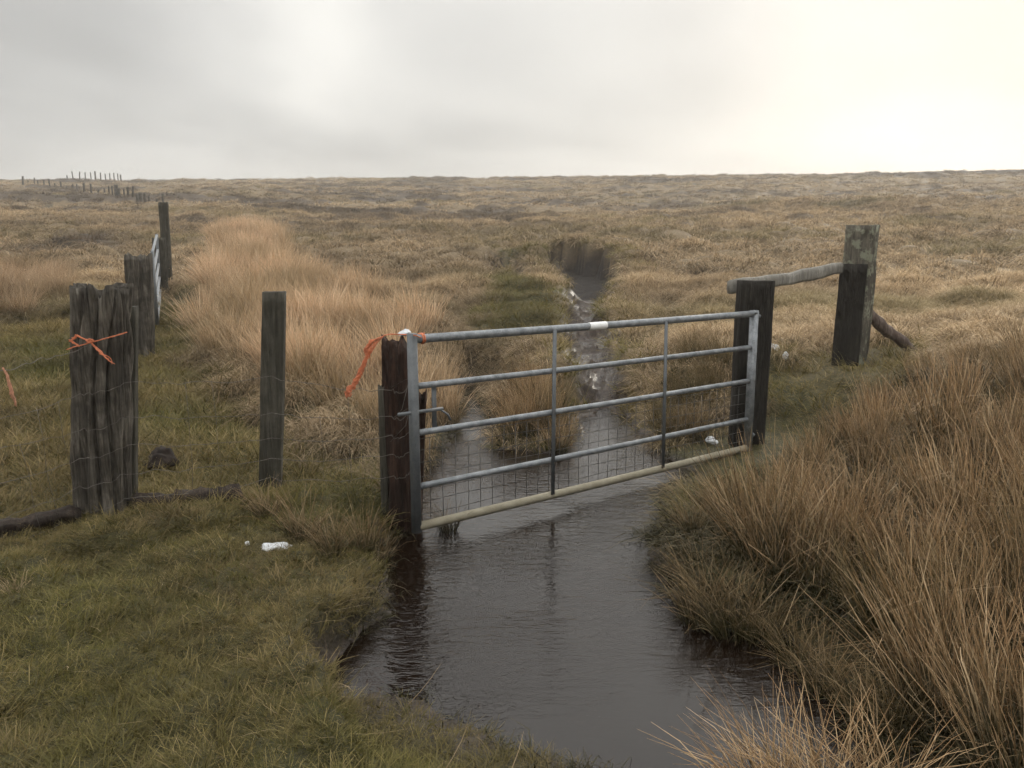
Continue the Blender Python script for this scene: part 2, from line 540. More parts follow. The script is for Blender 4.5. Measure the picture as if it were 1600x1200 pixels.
def blade_material(name, root, tips, greens, dark, transl=.25):
    """root / tip colours along the blade; instance attributes tint, green, dark shift between clumps"""
    m, t, b = mat(name)
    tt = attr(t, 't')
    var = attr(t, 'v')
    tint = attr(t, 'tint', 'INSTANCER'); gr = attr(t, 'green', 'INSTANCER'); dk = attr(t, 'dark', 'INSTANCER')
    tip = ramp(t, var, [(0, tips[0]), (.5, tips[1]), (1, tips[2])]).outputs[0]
    c = mix(t, tt, root, tip)  # dark sheaths, plus shade of the tuft interior put into the root colour
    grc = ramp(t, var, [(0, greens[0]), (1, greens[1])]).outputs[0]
    c = mix(t, gr, c, grc)
    c = mix(t, dk, c, dark)
    hs = N(t, 'ShaderNodeHueSaturation')
    v = N(t, 'ShaderNodeMapRange', inputs={'To Min': .62, 'To Max': 1.32}); t.links.new(tint, v.inputs[0])
    t.links.new(v.outputs[0], hs.inputs['Value']); t.links.new(c, hs.inputs['Color'])
    t.links.new(hs.outputs[0], b.inputs['Base Color'])
    b.inputs['Roughness'].default_value = .65
    b.inputs['Specular IOR Level'].default_value = .25
    tr = N(t, 'ShaderNodeBsdfTranslucent'); t.links.new(hs.outputs[0], tr.inputs[0])
    mx = N(t, 'ShaderNodeMixShader', inputs={0: transl})
    t.links.new(b.outputs[0], mx.inputs[1]); t.links.new(tr.outputs[0], mx.inputs[2])
    t.links.new(mx.outputs[0], t.nodes['Material Output'].inputs[0])
    return m


def wood_material(name, dark, mid, pale, lichen=None, lich=.0, scale=1.0):
    m, t, b = mat(name)
    tc = N(t, 'ShaderNodeTexCoord'); P = tc.outputs['Object']
    mp = N(t, 'ShaderNodeMapping'); mp.inputs['Scale'].default_value = (1, 1, .09); t.links.new(P, mp.inputs[0])
    n1 = noise(t, 28 * scale, 5, .65, mp.outputs[0], .6); n2 = noise(t, 90 * scale, 3, .6, mp.outputs[0]); n3 = noise(t, 5 * scale, 4, .6, P)
    c = ramp(t, n1.outputs[0], [(.32, dark), (.52, mid), (.72, pale)]).outputs[0]
    c = mix(t, .35, c, ramp(t, n2.outputs[0], [(.35, dark), (.7, pale)]).outputs[0])
    stain = N(t, 'ShaderNodeMapRange', interpolation_type='SMOOTHSTEP', inputs={'From Min': .42, 'From Max': .62}); t.links.new(n3.outputs[0], stain.inputs[0])
    c = mix(t, stain.outputs[0], mix(t, .55, c, dark), c)
    if lichen:
        n4 = noise(t, 11, 5, .7, P)
        lf = N(t, 'ShaderNodeMapRange', interpolation_type='SMOOTHSTEP', inputs={'From Min': .56 - lich * .2, 'From Max': .66 - lich * .2, 'To Max': .8}); t.links.new(n4.outputs[0], lf.inputs[0])
        c = mix(t, lf.outputs[0], c, lichen)
    t.links.new(c, b.inputs['Base Color'])
    b.inputs['Roughness'].default_value = .85
    b.inputs['Specular IOR Level'].default_value = .25
    ad = N(t, 'ShaderNodeMath', operation='ADD'); t.links.new(n1.outputs[0], ad.inputs[0]); t.links.new(n2.outputs[0], ad.inputs[1])
    bump(t, b, ad.outputs[0], .8, .012)
    return m


def metal_material(name, c0, c1, rough, metallic):
    m, t, b = mat(name)
    tc = N(t, 'ShaderNodeTexCoord'); P = tc.outputs['Object']
    n1 = noise(t, 18, 4, .6, P); n2 = noise(t, 120, 3, .6, P)
    c = ramp(t, n1.outputs[0], [(.35, c0), (.65, c1)]).outputs[0]
    c = mix(t, .35, c, ramp(t, n2.outputs[0], [(.3, c0), (.7, c1)]).outputs[0])
    t.links.new(c, b.inputs['Base Color'])
    b.inputs['Metallic'].default_value = metallic
    rr = N(t, 'ShaderNodeMapRange', inputs={'To Min': rough - .1, 'To Max': rough + .15}); t.links.new(n1.outputs[0], rr.inputs[0])
    t.links.new(rr.outputs[0], b.inputs['Roughness'])
    bump(t, b, n2.outputs[0], .15, .002)
    return m


def plain(name, c, rough=.7, var=.25, scale=30):
    m, t, b = mat(name)
    tc = N(t, 'ShaderNodeTexCoord')
    n1 = noise(t, scale, 4, .6, tc.outputs['Object'])
    lo = tuple(v * (1 - var) for v in c); hi = tuple(min(1, v * (1 + var)) for v in c)
    t.links.new(ramp(t, n1.outputs[0], [(.3, lo), (.7, hi)]).outputs[0], b.inputs['Base Color'])
    b.inputs['Roughness'].default_value = rough
    bump(t, b, n1.outputs[0], .4, .01)
    return m


M = {}
M['ground'] = ground_material()
M['water'] = water_material()
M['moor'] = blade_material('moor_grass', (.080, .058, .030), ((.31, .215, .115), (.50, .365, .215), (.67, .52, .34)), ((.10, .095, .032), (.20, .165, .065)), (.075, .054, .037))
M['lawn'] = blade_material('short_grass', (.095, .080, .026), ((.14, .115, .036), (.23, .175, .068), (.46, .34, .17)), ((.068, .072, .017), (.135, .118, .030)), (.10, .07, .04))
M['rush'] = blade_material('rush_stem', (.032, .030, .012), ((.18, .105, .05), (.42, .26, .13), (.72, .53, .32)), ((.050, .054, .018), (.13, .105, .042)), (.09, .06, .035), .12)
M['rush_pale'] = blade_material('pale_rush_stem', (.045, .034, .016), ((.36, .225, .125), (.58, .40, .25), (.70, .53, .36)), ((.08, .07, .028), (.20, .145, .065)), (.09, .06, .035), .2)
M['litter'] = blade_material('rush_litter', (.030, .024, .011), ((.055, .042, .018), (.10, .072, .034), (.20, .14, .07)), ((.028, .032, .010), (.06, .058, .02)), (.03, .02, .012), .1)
M['old_wood'] = wood_material('weathered_grey_wood', (.016, .013, .010), (.080, .068, .054), (.27, .245, .205))
M['grey_wood'] = wood_material('grey_green_wood', (.030, .028, .021), (.075, .068, .052), (.14, .13, .105))
M['dark_wood'] = wood_material('tarred_dark_wood', (.010, .008, .006), (.022, .019, .015), (.048, .042, .033))
M['rot_wood'] = wood_material('rotten_red_brown_wood', (.012, .007, .005), (.035, .018, .012), (.10, .055, .038))
M['lichen_wood'] = wood_material('lichened_wood', (.040, .036, .028), (.12, .105, .082), (.23, .21, .165), (.26, .27, .20), .35)
M['pale_rail'] = wood_material('pale_split_rail', (.16, .15, .13), (.30, .285, .25), (.44, .42, .38))
M['bark'] = wood_material('flaking_bark', (.05, .033, .026), (.14, .10, .082), (.27, .22, .19), scale=.7)
M['wet_wood'] = wood_material('sodden_log', (.014, .010, .008), (.045, .032, .024), (.11, .085, .065))
M['galv'] = metal_material('galvanised_steel', (.12, .13, .14), (.34, .36, .38), .50, .45)
M['galv_dull'] = metal_material('dull_galvanised_steel', (.10, .11, .115), (.17, .18, .19), .6, .4)
M['mudsteel'] = metal_material('mud_stained_steel', (.20, .175, .12), (.33, .30, .225), .65, .15)
M['wire'] = metal_material('rusty_wire', (.10, .085, .075), (.22, .20, .18), .5, .6)
M['wire_dark'] = metal_material('dark_mesh_wire', (.055, .05, .045), (.11, .105, .10), .6, .4)
M['twine'] = plain('orange_baler_twine', (.62, .19, .085), .6, .2, 60)
M['twine_old'] = plain('faded_orange_twine', (.50, .24, .15), .7, .25, 60)
M['snow'] = plain('old_snow', (.62, .64, .66), .6, .15, 40)
M['tag'] = plain('white_tag', (.80, .81, .80), .45, .04, 20)
M['peat'] = plain('dark_peat', (.022, .014, .010), .9, .6, 18)

# ------------------------------------------------------------------ object helpers
def mesh_obj(name, verts, faces, m, parent=None, smooth=True):
    me = bpy.data.meshes.new(name)
    me.from_pydata([tuple(map(float, v)) for v in verts], [], faces)
    if m is not None:
        me.materials.append(m)
    if smooth:
        me.polygons.foreach_set('use_smooth', [True] * len(me.polygons))
    me.update()
    o = bpy.data.objects.new(name, me)
    COL.objects.link(o)
    if parent is not None:
        o.parent = parent
        o.matrix_parent_inverse = Matrix.Translation(-parent.location) if parent.type == 'EMPTY' else Matrix()
    return o


def tag(o, label=None, cat=None, group=None, kind=None):
    if label: o['label'] = label
    if cat: o['category'] = cat
    if group: o['group'] = group
    if kind: o['kind'] = kind
    return o


def empty(name, loc):
    o = bpy.data.objects.new(name, None)
    o.location = loc
    o.empty_display_size = .1
    COL.objects.link(o)
    return o


def tube(pts, rad, n=10, caps=True):
    """round tube along pts; rad scalar or per-point. returns verts, faces"""
    pts = [Vector(p) for p in pts]
    k = len(pts)
    rads = [rad] * k if not hasattr(rad, '__len__') else rad
    V, F = [], []
    up = None
    for i, p in enumerate(pts):
        d = (pts[min(i + 1, k - 1)] - pts[max(i - 1, 0)]).normalized()
        if up is None:
            up = Vector((0, 0, 1)) if abs(d.z) < .9 else Vector((1, 0, 0))
        a = d.cross(up).normalized(); b2 = a.cross(d).normalized(); up = b2
        for j in range(n):
            th = 2 * math.pi * j / n
            V.append(p + (a * math.cos(th) + b2 * math.sin(th)) * rads[i])
    for i in range(k - 1):
        for j in range(n):
            F.append((i * n + j, i * n + (j + 1) % n, (i + 1) * n + (j + 1) % n, (i + 1) * n + j))
    if caps:
        F.append(tuple(range(n - 1, -1, -1))); F.append(tuple((k - 1) * n + j for j in range(n)))
    return V, F


def merge(parts):
    V, F = [], []
    for v, f in parts:
        o = len(V); V += list(v); F += [tuple(i + o for i in q) for q in f]
    return V, F


def bar(a, b, w, h, up=(0, 0, 1), bev=.15):
    """rectangular bar from a to b with chamfered edges"""
    a, b = Vector(a), Vector(b)
    d = (b - a).normalized(); u = Vector(up)
    s = d.cross(u).normalized(); u = s.cross(d).normalized()
    c = min(w, h) * bev
    prof = [(w / 2 - c, h / 2), (w / 2, h / 2 - c), (w / 2, -h / 2 + c), (w / 2 - c, -h / 2), (-w / 2 + c, -h / 2), (-w / 2, -h / 2 + c), (-w / 2, h / 2 - c), (-w / 2 + c, h / 2)]
    V, F = [], []
    for p in (a, b):
        for x, y in prof:
            V.append(p + s * x + u * y)
    n = 8
    for j in range(n):
        F.append((j, (j + 1) % n, n + (j + 1) % n, n + j))
    F.append(tuple(range(n - 1, -1, -1))); F.append(tuple(n + j for j in range(n)))
    return V, F


def post(name, m, base, height, w, dp, rot=0.0, rough=.02, jag=0.0, lean=(0, 0), grooves=0, seed=0, sink=.35, taper=1.0, na=36, nz=26, sq=5, parent=None, topslope=0.0, notch=None):
    """weathered timber post, one closed surface; base at ground; local origin at base"""
    rs = np.random.default_rng(seed)
    ph = rs.uniform(0, 6.28, 12)
    V, F = [], []
    gang = rs.uniform(0, 2 * math.pi, grooves); gw = rs.uniform(.05, .15, grooves); gd = rs.uniform(.2, .55, grooves)
    ths = np.linspace(0, 2 * math.pi, na, endpoint=False)
    ct, st = np.cos(ths), np.sin(ths)
    rr = (np.abs(ct) ** sq + np.abs(st) ** sq) ** (-1 / sq)
    topv = np.array([vnoise(np.array([t * 2.2 + seed]), np.array([.3]), seed)[0] for t in ths])
    topf = np.array([vnoise(np.array([math.cos(t) * 2.5 + 9]), np.array([math.sin(t) * 2.5 + seed]), seed + 2)[0] * .6 + .55 * float(hash2(np.array([math.floor(t * 5.3)]), np.array([seed]), 3)[0]) for t in ths])
    tops = height - jag * (.25 * topv + .75 * topf) + topslope * ct
    if notch:
        for (na_, nw_, nd_) in notch:
            dd = np.abs((ths - na_ + math.pi) % (2 * math.pi) - math.pi)
            tops = tops - nd_ * np.exp(-(dd / nw_) ** 2)
    for i in range(nz + 1):
        f = i / nz
        for j in range(na):
            z = -sink + (tops[j] + sink) * f
            r = rr[j]
            g = 0
            for k in range(grooves):
                dd = (ths[j] + .12 * math.sin(z * 5 + ph[k % 12]) - gang[k] + math.pi) % (2 * math.pi) - math.pi
                g = max(g, gd[k] * math.exp(-(dd / gw[k]) ** 2) * (.35 + .65 * (.5 + .5 * math.sin(z * 3.1 + ph[(k + 3) % 12]))))
            nzv = float(vnoise(np.array([ct[j] * 3 + seed * 3.1]), np.array([z * 6 + st[j] * 3]), seed)[0]) - .5
            nzf = float(vnoise(np.array([ths[j] * 7 + seed]), np.array([z * 3.0]), seed + 4)[0]) - .5
            k = (1 - g) * (1 + rough * 4 * nzv + rough * 3 * nzf)
            tp = 1 + (taper - 1) * max(0, z) / height
            x = w / 2 * ct[j] * r * k * tp; y = dp / 2 * st[j] * r * k * tp
            V.append((x + lean[0] * z, y + lean[1] * z, z))
    for i in range(nz):
        for j in range(na):
            F.append((i * na + j, i * na + (j + 1) % na, (i + 1) * na + (j + 1) % na, (i + 1) * na + j))
    # top: two inner rings, then a cap
    last = nz * na
    for s_, dz in ((.62, -.25), (.25, -.35)):
        o = len(V)
        zc = tops.mean()
        for j in range(na):
            v = V[last + j]
            zz = v[2] + (zc - v[2]) * (1 - s_) * .5 + dz * jag * (.5 + .8 * topf[(j * 3) % na])
            V.append(((v[0] - lean[0] * v[2]) * s_ + lean[0] * v[2], (v[1] - lean[1] * v[2]) * s_ + lean[1] * v[2], zz))
        pr = last if s_ > .5 else o - na
        for j in range(na):
            F.append((pr + j, pr + (j + 1) % na, o + (j + 1) % na, o + j))
    F.append(tuple(len(V) - na + j for j in range(na)))
    F.append(tuple(range(na - 1, -1, -1)))
    o = mesh_obj(name, V, F, m, smooth=True)
    o.location = base; o.rotation_euler = (0, 0, rot)
    return o


# ------------------------------------------------------------------ ground sheet
def build_ground():
    ang = np.concatenate([np.linspace(-math.pi, R(-75), 24, endpoint=False), np.linspace(R(-75), R(-42), 60, endpoint=False),
                          np.linspace(R(-42), R(42), 460, endpoint=False), np.linspace(R(42), R(75), 60, endpoint=False), np.linspace(R(75), math.pi, 24, endpoint=False)])
    rad = [.25]
    while rad[-1] < 420:
        r_ = rad[-1]
        k = 1.03 if r_ < 1.4 else 1.0085 if r_ < 26 else 1.011 if r_ < 165 else 1.08
        rad.append(r_ * k)
    rad = np.array(rad)
    A, Rr = np.meshgrid(ang, rad)
    X = (Rr * np.sin(A)).ravel(); Y = (Rr * np.cos(A)).ravel()
    m = masks(X, Y)
    Z = hfull(X, Y, m)
    na, nr = len(ang), len(rad)
    verts = np.stack([X, Y, Z], 1)
    verts = np.vstack([verts, [[0, 0, gz(0.0, .1)]]])
    i = np.arange(nr - 1)[:, None]; j = np.arange(na)[None, :]
    a = i * na + j; b = i * na + (j + 1) % na; c = (i + 1) * na + (j + 1) % na; d = (i + 1) * na + j
    quads = np.stack([a, d, c, b], -1).reshape(-1, 4)
    ctr = len(verts) - 1
    tris = np.stack([np.full(na, ctr), np.arange(na), (np.arange(na) + 1) % na], 1)
    me = bpy.data.meshes.new('ground')
    nq, nt = len(quads), len(tris)
    me.vertices.add(len(verts)); me.vertices.foreach_set('co', verts.ravel())
    me.loops.add(nq * 4 + nt * 3); me.loops.foreach_set('vertex_index', np.concatenate([quads.ravel(), tris.ravel()]).astype(np.int32))
    me.polygons.add(nq + nt)
    me.polygons.foreach_set('loop_start', np.concatenate([np.arange(nq) * 4, nq * 4 + np.arange(nt) * 3]).astype(np.int32))
    me.polygons.foreach_set('use_smooth', np.ones(nq + nt, bool))
    me.update(calc_edges=True); me.validate()
    pud = m['wet'] * sstep(.05, .0, clods(X, Y)) * sstep(26, 20, np.hypot(X, Y))
    wet = np.clip(m['wet'] * sstep(24, 18, np.hypot(X, Y)) + m['shore'] * .6, 0, 1)
    mud = np.clip(np.maximum(m['mud'], np.maximum(m['shore'], (m['pool'] < .02) * 1.0)), 0, 1)
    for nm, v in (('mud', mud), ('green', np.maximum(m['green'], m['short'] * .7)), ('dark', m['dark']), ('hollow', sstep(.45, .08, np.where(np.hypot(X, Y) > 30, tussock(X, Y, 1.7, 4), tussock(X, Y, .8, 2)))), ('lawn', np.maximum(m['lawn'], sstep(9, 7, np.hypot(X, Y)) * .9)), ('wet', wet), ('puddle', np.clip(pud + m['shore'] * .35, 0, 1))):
        at = me.attributes.new(nm, 'FLOAT', 'POINT')
        at.data.foreach_set('value', np.append(v, 0).astype(np.float32))
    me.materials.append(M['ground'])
    o = bpy.data.objects.new('ground', me); COL.objects.link(o)
    return tag(o, 'rough moorland rising to the skyline behind the gate', kind='structure')


build_ground()
# peat-stained water: one level sheet that shows wherever the ground dips below it
x0, x1, y0, y1 = POOL[:, 0].min() - .3, POOL[:, 0].max() + .3, POOL[:, 1].min() - .3, POOL[:, 1].max() + .3
wv = []
wf_ = []
nx, ny = 12, 24
for j in range(ny + 1):
    for i in range(nx + 1):
        wv.append((x0 + (x1 - x0) * i / nx, y0 + (y1 - y0) * j / ny, 0))
for j in range(ny):
    for i in range(nx):
        a = j * (nx + 1) + i
        wf_.append((a, a + 1, a + nx + 2, a + nx + 1))
tag(mesh_obj('water', wv, wf_, M['water']), 'dark peaty flood water lying through the gateway', kind='structure')


# ------------------------------------------------------------------ grass and rushes
def blades(n, rad, lmin, lmax, width, seg, arch, spread, wind=(-.25, 0), seed=0, kink=0.0, prism=False, rt=0.0, flat=.0):
    """a tuft of n tapering blades; returns verts, faces, t (along blade), v (per blade random)"""
    rs = np.random.default_rng(seed)
    V, F, T, W = [], [], [], []
    for i in range(n):
        r0 = rad * math.sqrt(rs.random()); a0 = rs.uniform(0, 6.283)
        p = np.array([r0 * math.cos(a0), r0 * math.sin(a0), -.03])
        az = a0 + rs.normal(0, .7) if rs.random() < .75 else rs.uniform(0, 6.283)
        lean = abs(rs.normal(0, spread)) + .5 * spread * r0 / max(rad, 1e-4)
        L = rs.uniform(lmin, lmax); ar = arch * rs.uniform(.4, 1.4)
        kn = rs.random() < kink; kp = rs.uniform(.45, .85)
        var = rs.random()
        wv_ = width * rs.uniform(.7, 1.3)
        side = rs.uniform(0, 6.283)
        sv = np.array([math.cos(side), math.sin(side), 0])
        o = len(V)
        kaz = rs.uniform(0, 6.283)
        for k in range(seg + 1):
            f = k / seg
            th = min(lean + ar * f * f * 1.2, 2.3)
            if flat:
                th = min(1.45, flat + th * .5)
            d = np.array([math.sin(th) * math.cos(az) + wind[0] * f, math.sin(th) * math.sin(az) + wind[1] * f, math.cos(th)])
            if kn and f > kp:
                d = np.array([math.cos(kaz) * .9, math.sin(kaz) * .9, -.15])
            d /= np.linalg.norm(d)
            if k:
                p = p + d * L / seg
            w = wv_ * (1 - .85 * f ** 1.6) * .5
            if prism:
                s2 = np.cross(d, sv); s2 /= (np.linalg.norm(s2) + 1e-6); s3 = np.cross(d, s2)
                for q in range(3):
                    an = 2.0944 * q
                    V.append(p + (s2 * math.cos(an) + s3 * math.sin(an)) * w)
                    T.append(f); W.append(var)
            else:
                V.append(p - sv * w); V.append(p + sv * w); T += [f, f]; W += [var, var]
        for k in range(seg):
            if prism:
                for q in range(3):
                    F.append((o + k * 3 + q, o + k * 3 + (q + 1) % 3, o + k * 3 + 3 + (q + 1) % 3, o + k * 3 + 3 + q))
            else:
                F.append((o + 2 * k, o + 2 * k + 1, o + 2 * k + 3, o + 2 * k + 2))
    return V, F, T, W


def tuft_mesh(name, m, tramp=None, **kw):
    V, F, T, W = blades(**kw)
    me = bpy.data.meshes.new(name)
    me.from_pydata([tuple(map(float, v)) for v in V], [], F)
    T = np.array(T, np.float32)
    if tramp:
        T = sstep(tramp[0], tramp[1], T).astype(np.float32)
    for nm, v in (('t', T), ('v', np.array(W, np.float32))):
        at = me.attributes.new(nm, 'FLOAT', 'POINT'); at.data.foreach_set('value', v)
    me.polygons.foreach_set('use_smooth', [True] * len(me.polygons))
    me.materials.append(m)
    return me


def tuft_collection(name, meshes):
    c = bpy.data.collections.new(name)
    for i, me in enumerate(meshes):
        c.objects.link(bpy.data.objects.new(name + '_%02d' % i, me))
    return c


def scatter(name, coll, n_var, X, Y, scl, tint, green, dark, label, tilt=.12, zoff=0.0, m=None):
    n = len(X)
    Z = hfull(X, Y) + zoff
    me = bpy.data.meshes.new(name)
    me.vertices.add(n); me.vertices.foreach_set('co', np.stack([X, Y, Z], 1).astype(np.float32).ravel())
    rs = np.random.default_rng(n)
    rot = np.stack([rs.normal(0, tilt, n), rs.normal(0, tilt, n), rs.uniform(-.9, .9, n)], 1)
    def put(nm, ty, v):
        at = me.attributes.new(nm, ty, 'POINT')
        at.data.foreach_set('vector' if ty == 'FLOAT_VECTOR' else 'value', np.ascontiguousarray(v).ravel())
    put('rot', 'FLOAT_VECTOR', rot.astype(np.float32))
    sc3 = np.stack([scl * rs.uniform(.85, 1.15, n), scl * rs.uniform(.85, 1.15, n), scl * rs.uniform(.8, 1.2, n)], 1)
    put('scl', 'FLOAT_VECTOR', sc3.astype(np.float32))
    put('idx', 'INT', rs.integers(0, n_var, n).astype(np.int32))
    put('tint', 'FLOAT', np.clip(tint, 0, 1).astype(np.float32)); put('green', 'FLOAT', np.clip(green, 0, 1).astype(np.float32)); put('dark', 'FLOAT', np.clip(dark, 0, 1).astype(np.float32))
    o = bpy.data.objects.new(name, me); COL.objects.link(o)
    ng = bpy.data.node_groups.new(name + '_scatter', 'GeometryNodeTree')
    ng.interface.new_socket('Geometry', in_out='INPUT', socket_type='NodeSocketGeometry')
    ng.interface.new_socket('Geometry', in_out='OUTPUT', socket_type='NodeSocketGeometry')
    gi = ng.nodes.new('NodeGroupInput'); go = ng.nodes.new('NodeGroupOutput')
    ip = ng.nodes.new('GeometryNodeInstanceOnPoints')
    ci = ng.nodes.new('GeometryNodeCollectionInfo')
    ci.inputs['Collection'].default_value = coll
    ci.inputs['Separate Children'].default_value = True
    ci.inputs['Reset Children'].default_value = True
    def na(nm, ty):
        q = ng.nodes.new('GeometryNodeInputNamedAttribute'); q.data_type = ty; q.inputs['Name'].default_value = nm
        return [s for s in q.outputs if s.enabled and s.name == 'Attribute'][0]
    e2r = ng.nodes.new('FunctionNodeEulerToRotation')
    L = ng.links.new
    L(na('rot', 'FLOAT_VECTOR'), e2r.inputs[0])
    L(gi.outputs[0], ip.inputs['Points']); L(ci.outputs[0], ip.inputs['Instance'])
    ip.inputs['Pick Instance'].default_value = True
    L(na('idx', 'INT'), ip.inputs['Instance Index'])
    L(e2r.outputs[0], ip.inputs['Rotation']); L(na('scl', 'FLOAT_VECTOR'), ip.inputs['Scale'])
    L(ip.outputs[0], go.inputs[0])
    md = o.modifiers.new('scatter', 'NODES'); md.node_group = ng
    return tag(o, label, None, None, 'stuff')


def sector(n, r0, r1, a0=-44, a1=44):
    r = np.sqrt(rng.uniform(r0 * r0, r1 * r1, n)); a = R(a0) + rng.random(n) * R(a1 - a0)
    return r * np.sin(a), r * np.cos(a)


WIND = (-.30, -.05)
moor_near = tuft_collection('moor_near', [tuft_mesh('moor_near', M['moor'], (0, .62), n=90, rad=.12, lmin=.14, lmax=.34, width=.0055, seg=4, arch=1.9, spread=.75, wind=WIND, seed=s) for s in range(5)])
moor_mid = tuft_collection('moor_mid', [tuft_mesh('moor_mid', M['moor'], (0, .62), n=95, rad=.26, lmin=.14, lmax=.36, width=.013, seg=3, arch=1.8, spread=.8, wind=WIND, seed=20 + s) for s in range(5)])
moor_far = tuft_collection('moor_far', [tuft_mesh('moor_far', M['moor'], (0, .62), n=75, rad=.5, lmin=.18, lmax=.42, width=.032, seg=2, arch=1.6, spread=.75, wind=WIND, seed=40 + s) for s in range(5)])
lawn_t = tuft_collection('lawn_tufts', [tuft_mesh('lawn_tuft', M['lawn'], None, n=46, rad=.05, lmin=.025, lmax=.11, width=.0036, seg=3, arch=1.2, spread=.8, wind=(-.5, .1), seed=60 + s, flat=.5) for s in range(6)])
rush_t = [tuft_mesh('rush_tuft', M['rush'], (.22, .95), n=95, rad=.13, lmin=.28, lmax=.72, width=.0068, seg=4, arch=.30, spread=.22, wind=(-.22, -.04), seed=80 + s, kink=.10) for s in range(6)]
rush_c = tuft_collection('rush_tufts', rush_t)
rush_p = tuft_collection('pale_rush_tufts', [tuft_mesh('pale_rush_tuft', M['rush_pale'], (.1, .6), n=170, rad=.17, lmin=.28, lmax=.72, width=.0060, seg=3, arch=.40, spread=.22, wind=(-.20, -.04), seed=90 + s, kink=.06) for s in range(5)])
litter_c = tuft_collection('litter_tufts', [tuft_mesh('litter_tuft', M['litter'], None, n=60, rad=.12, lmin=.06, lmax=.26, width=.006, seg=3, arch=1.6, spread=.7, wind=(-.2, 0), seed=100 + s, kink=.2) for s in range(4)])


def allow(X, Y):
    m = masks(X, Y)
    return m


def moor_scatter(name, coll, n, r0, r1, s0, s1, label, dens=1.0):
    X, Y = sector(n, r0, r1)
    m = masks(X, Y)
    keep = (m['pool'] > .10) & (rng.random(n) > m['mud'] * 1.3) & (m['lawn'] < .35) & (m['pathd'] > np.where(Y > 16, .05, .22)) & (rng.random(n) > m['short'] * 1.1) & (gated(X, Y) > .45)
    for k, z in RUSHZONES.items():
        q = sdpoly(X, Y, z)
        keep &= ~((q < -.1) & (rng.random(n) < (.8 if k == 'right' else .45)))
    _d = np.hypot(X, Y)
    _t = np.where(_d > 30, tussock(X, Y, 1.7, 4), tussock(X, Y, .8, 2))
    keep &= rng.random(n) > .75 * sstep(.32, .10, _t)
    X, Y = X[keep], Y[keep]
    m = {k: v[keep] for k, v in m.items()}
    d = np.hypot(X, Y)
    tint = .50 + 1.5 * (fbm(X / 2.2, Y / 2.2, 101, 3) - .5) + 2.0 * (fbm(X / 13, Y / 7, 103, 3) - .5) + rng.normal(0, .12, len(X))
    gr = np.clip(m['green'] * .85 + sstep(.55, .72, fbm(X / 6, Y / 4, 107, 3)) * .55, 0, 1)
    # short sward in the hollows and green parts
    top = tussock(X, Y, .8, 2)
    top2 = np.where(d > 30, tussock(X, Y, 1.7, 4), top)
    tint = tint + .8 * (top2 - .5)  # paler tops and dimmer hollows put mound shading into the grass tint
    gr = np.clip(gr + .4 * sstep(.40, .05, top2), 0, .95)
    sc = rng.uniform(s0, s1, len(X)) * (1 - .45 * m['green']) * (.55 + .45 * sstep(0, .5, top2))
    return scatter(name, coll, 5, X, Y, sc, tint, gr * (1 - m['dark']), m['dark'] * .85, label)


moor_scatter('moor_grass', moor_near, 24000, 4.6, 17, .65, 1.15, 'tussocky straw grass on the moor just beyond the fence')
moor_scatter('moor_grass', moor_mid, 21000, 15, 50, .75, 1.2, 'pale tussock grass covering the middle of the moor')
moor_scatter('moor_grass', moor_far, 30000, 46, 172, .7, 1.2, 'faded straw grass on the far moor up to the skyline')


def lawn_scatter():
    n = 62000
    X = rng.uniform(-8.0, 1.6, n); Y = 1.2 + 11.8 * rng.random(n) ** 1.5
    m = masks(X, Y)
    rz = np.minimum.reduce([sdpoly(X, Y, z) for z in RUSHZONES.values()])
    near_band = (Y < 4.9) & (m['lawn'] > .3)
    strip = (Y >= 4.4) & (m['short'] > .25) & (rz > -.05)
    keep = (near_band | strip) & (m['pool'] > .035) & (rng.random(n) > m['shore'] * .9)
    X, Y = X[keep], Y[keep]
    m = {k: v[keep] for k, v in m.items()}
    tint = .55 + 1.8 * (fbm(X * 2.2, Y * 2.2, 111, 3) - .5) + rng.normal(0, .25, len(X))
    gr = np.clip(.28 + 2.2 * (fbm(X * .9 + 4, Y * .9, 113, 3) - .5) + m['green'] * .4 + .35 * sstep(3.8, 2.9, Y), 0, 1)
    sc = rng.uniform(.7, 1.25, len(X)) * (1 + .9 * sstep(3.9, 5.5, Y))
    scatter('short_grass', lawn_t, 6, X, Y, sc, tint, gr, sstep(.62, .75, fbm(X * 1.1, Y * 1.1, 117, 3)) * .5, 'short mossy green grass on the left bank of the pool', tilt=.2)


lawn_scatter()
_n = 26000
X = rng.uniform(-3.4, 1.1, _n); Y = 1.5 + 3.3 * rng.random(_n)
_m = masks(X, Y); _k = (_m['lawn'] > .3) & (_m['pool'] > .03) & (np.abs(np.arctan2(X, Y)) < R(42)) & (rng.random(_n) > _m['shore'] * .9)
X, Y = X[_k], Y[_k]
_g = fbm(X * 1.7 + 9, Y * 1.7, 161, 3)
scatter('lawn_moss', lawn_t, 6, X, Y, rng.uniform(.35, .6, len(X)), np.clip(.45 + 1.6 * (fbm(X * 3, Y * 3, 163, 2) - .5) + rng.normal(0, .25, len(X)), 0, 1), np.clip(.5 + 2.5 * (_g - .5), 0, 1), np.zeros(len(X)), 'fine moss and grass shoots carpeting the left bank', tilt=.3)
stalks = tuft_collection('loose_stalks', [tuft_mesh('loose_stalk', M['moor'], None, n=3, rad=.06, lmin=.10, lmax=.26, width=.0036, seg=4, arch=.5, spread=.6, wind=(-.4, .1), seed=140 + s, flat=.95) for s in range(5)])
X = rng.uniform(-3.4, .6, 900); Y = rng.uniform(1.6, 6.5, 900)
_m = masks(X, Y); _k = ((_m['lawn'] > .4) | (_m['short'] > .5)) & (_m['pool'] > .12)
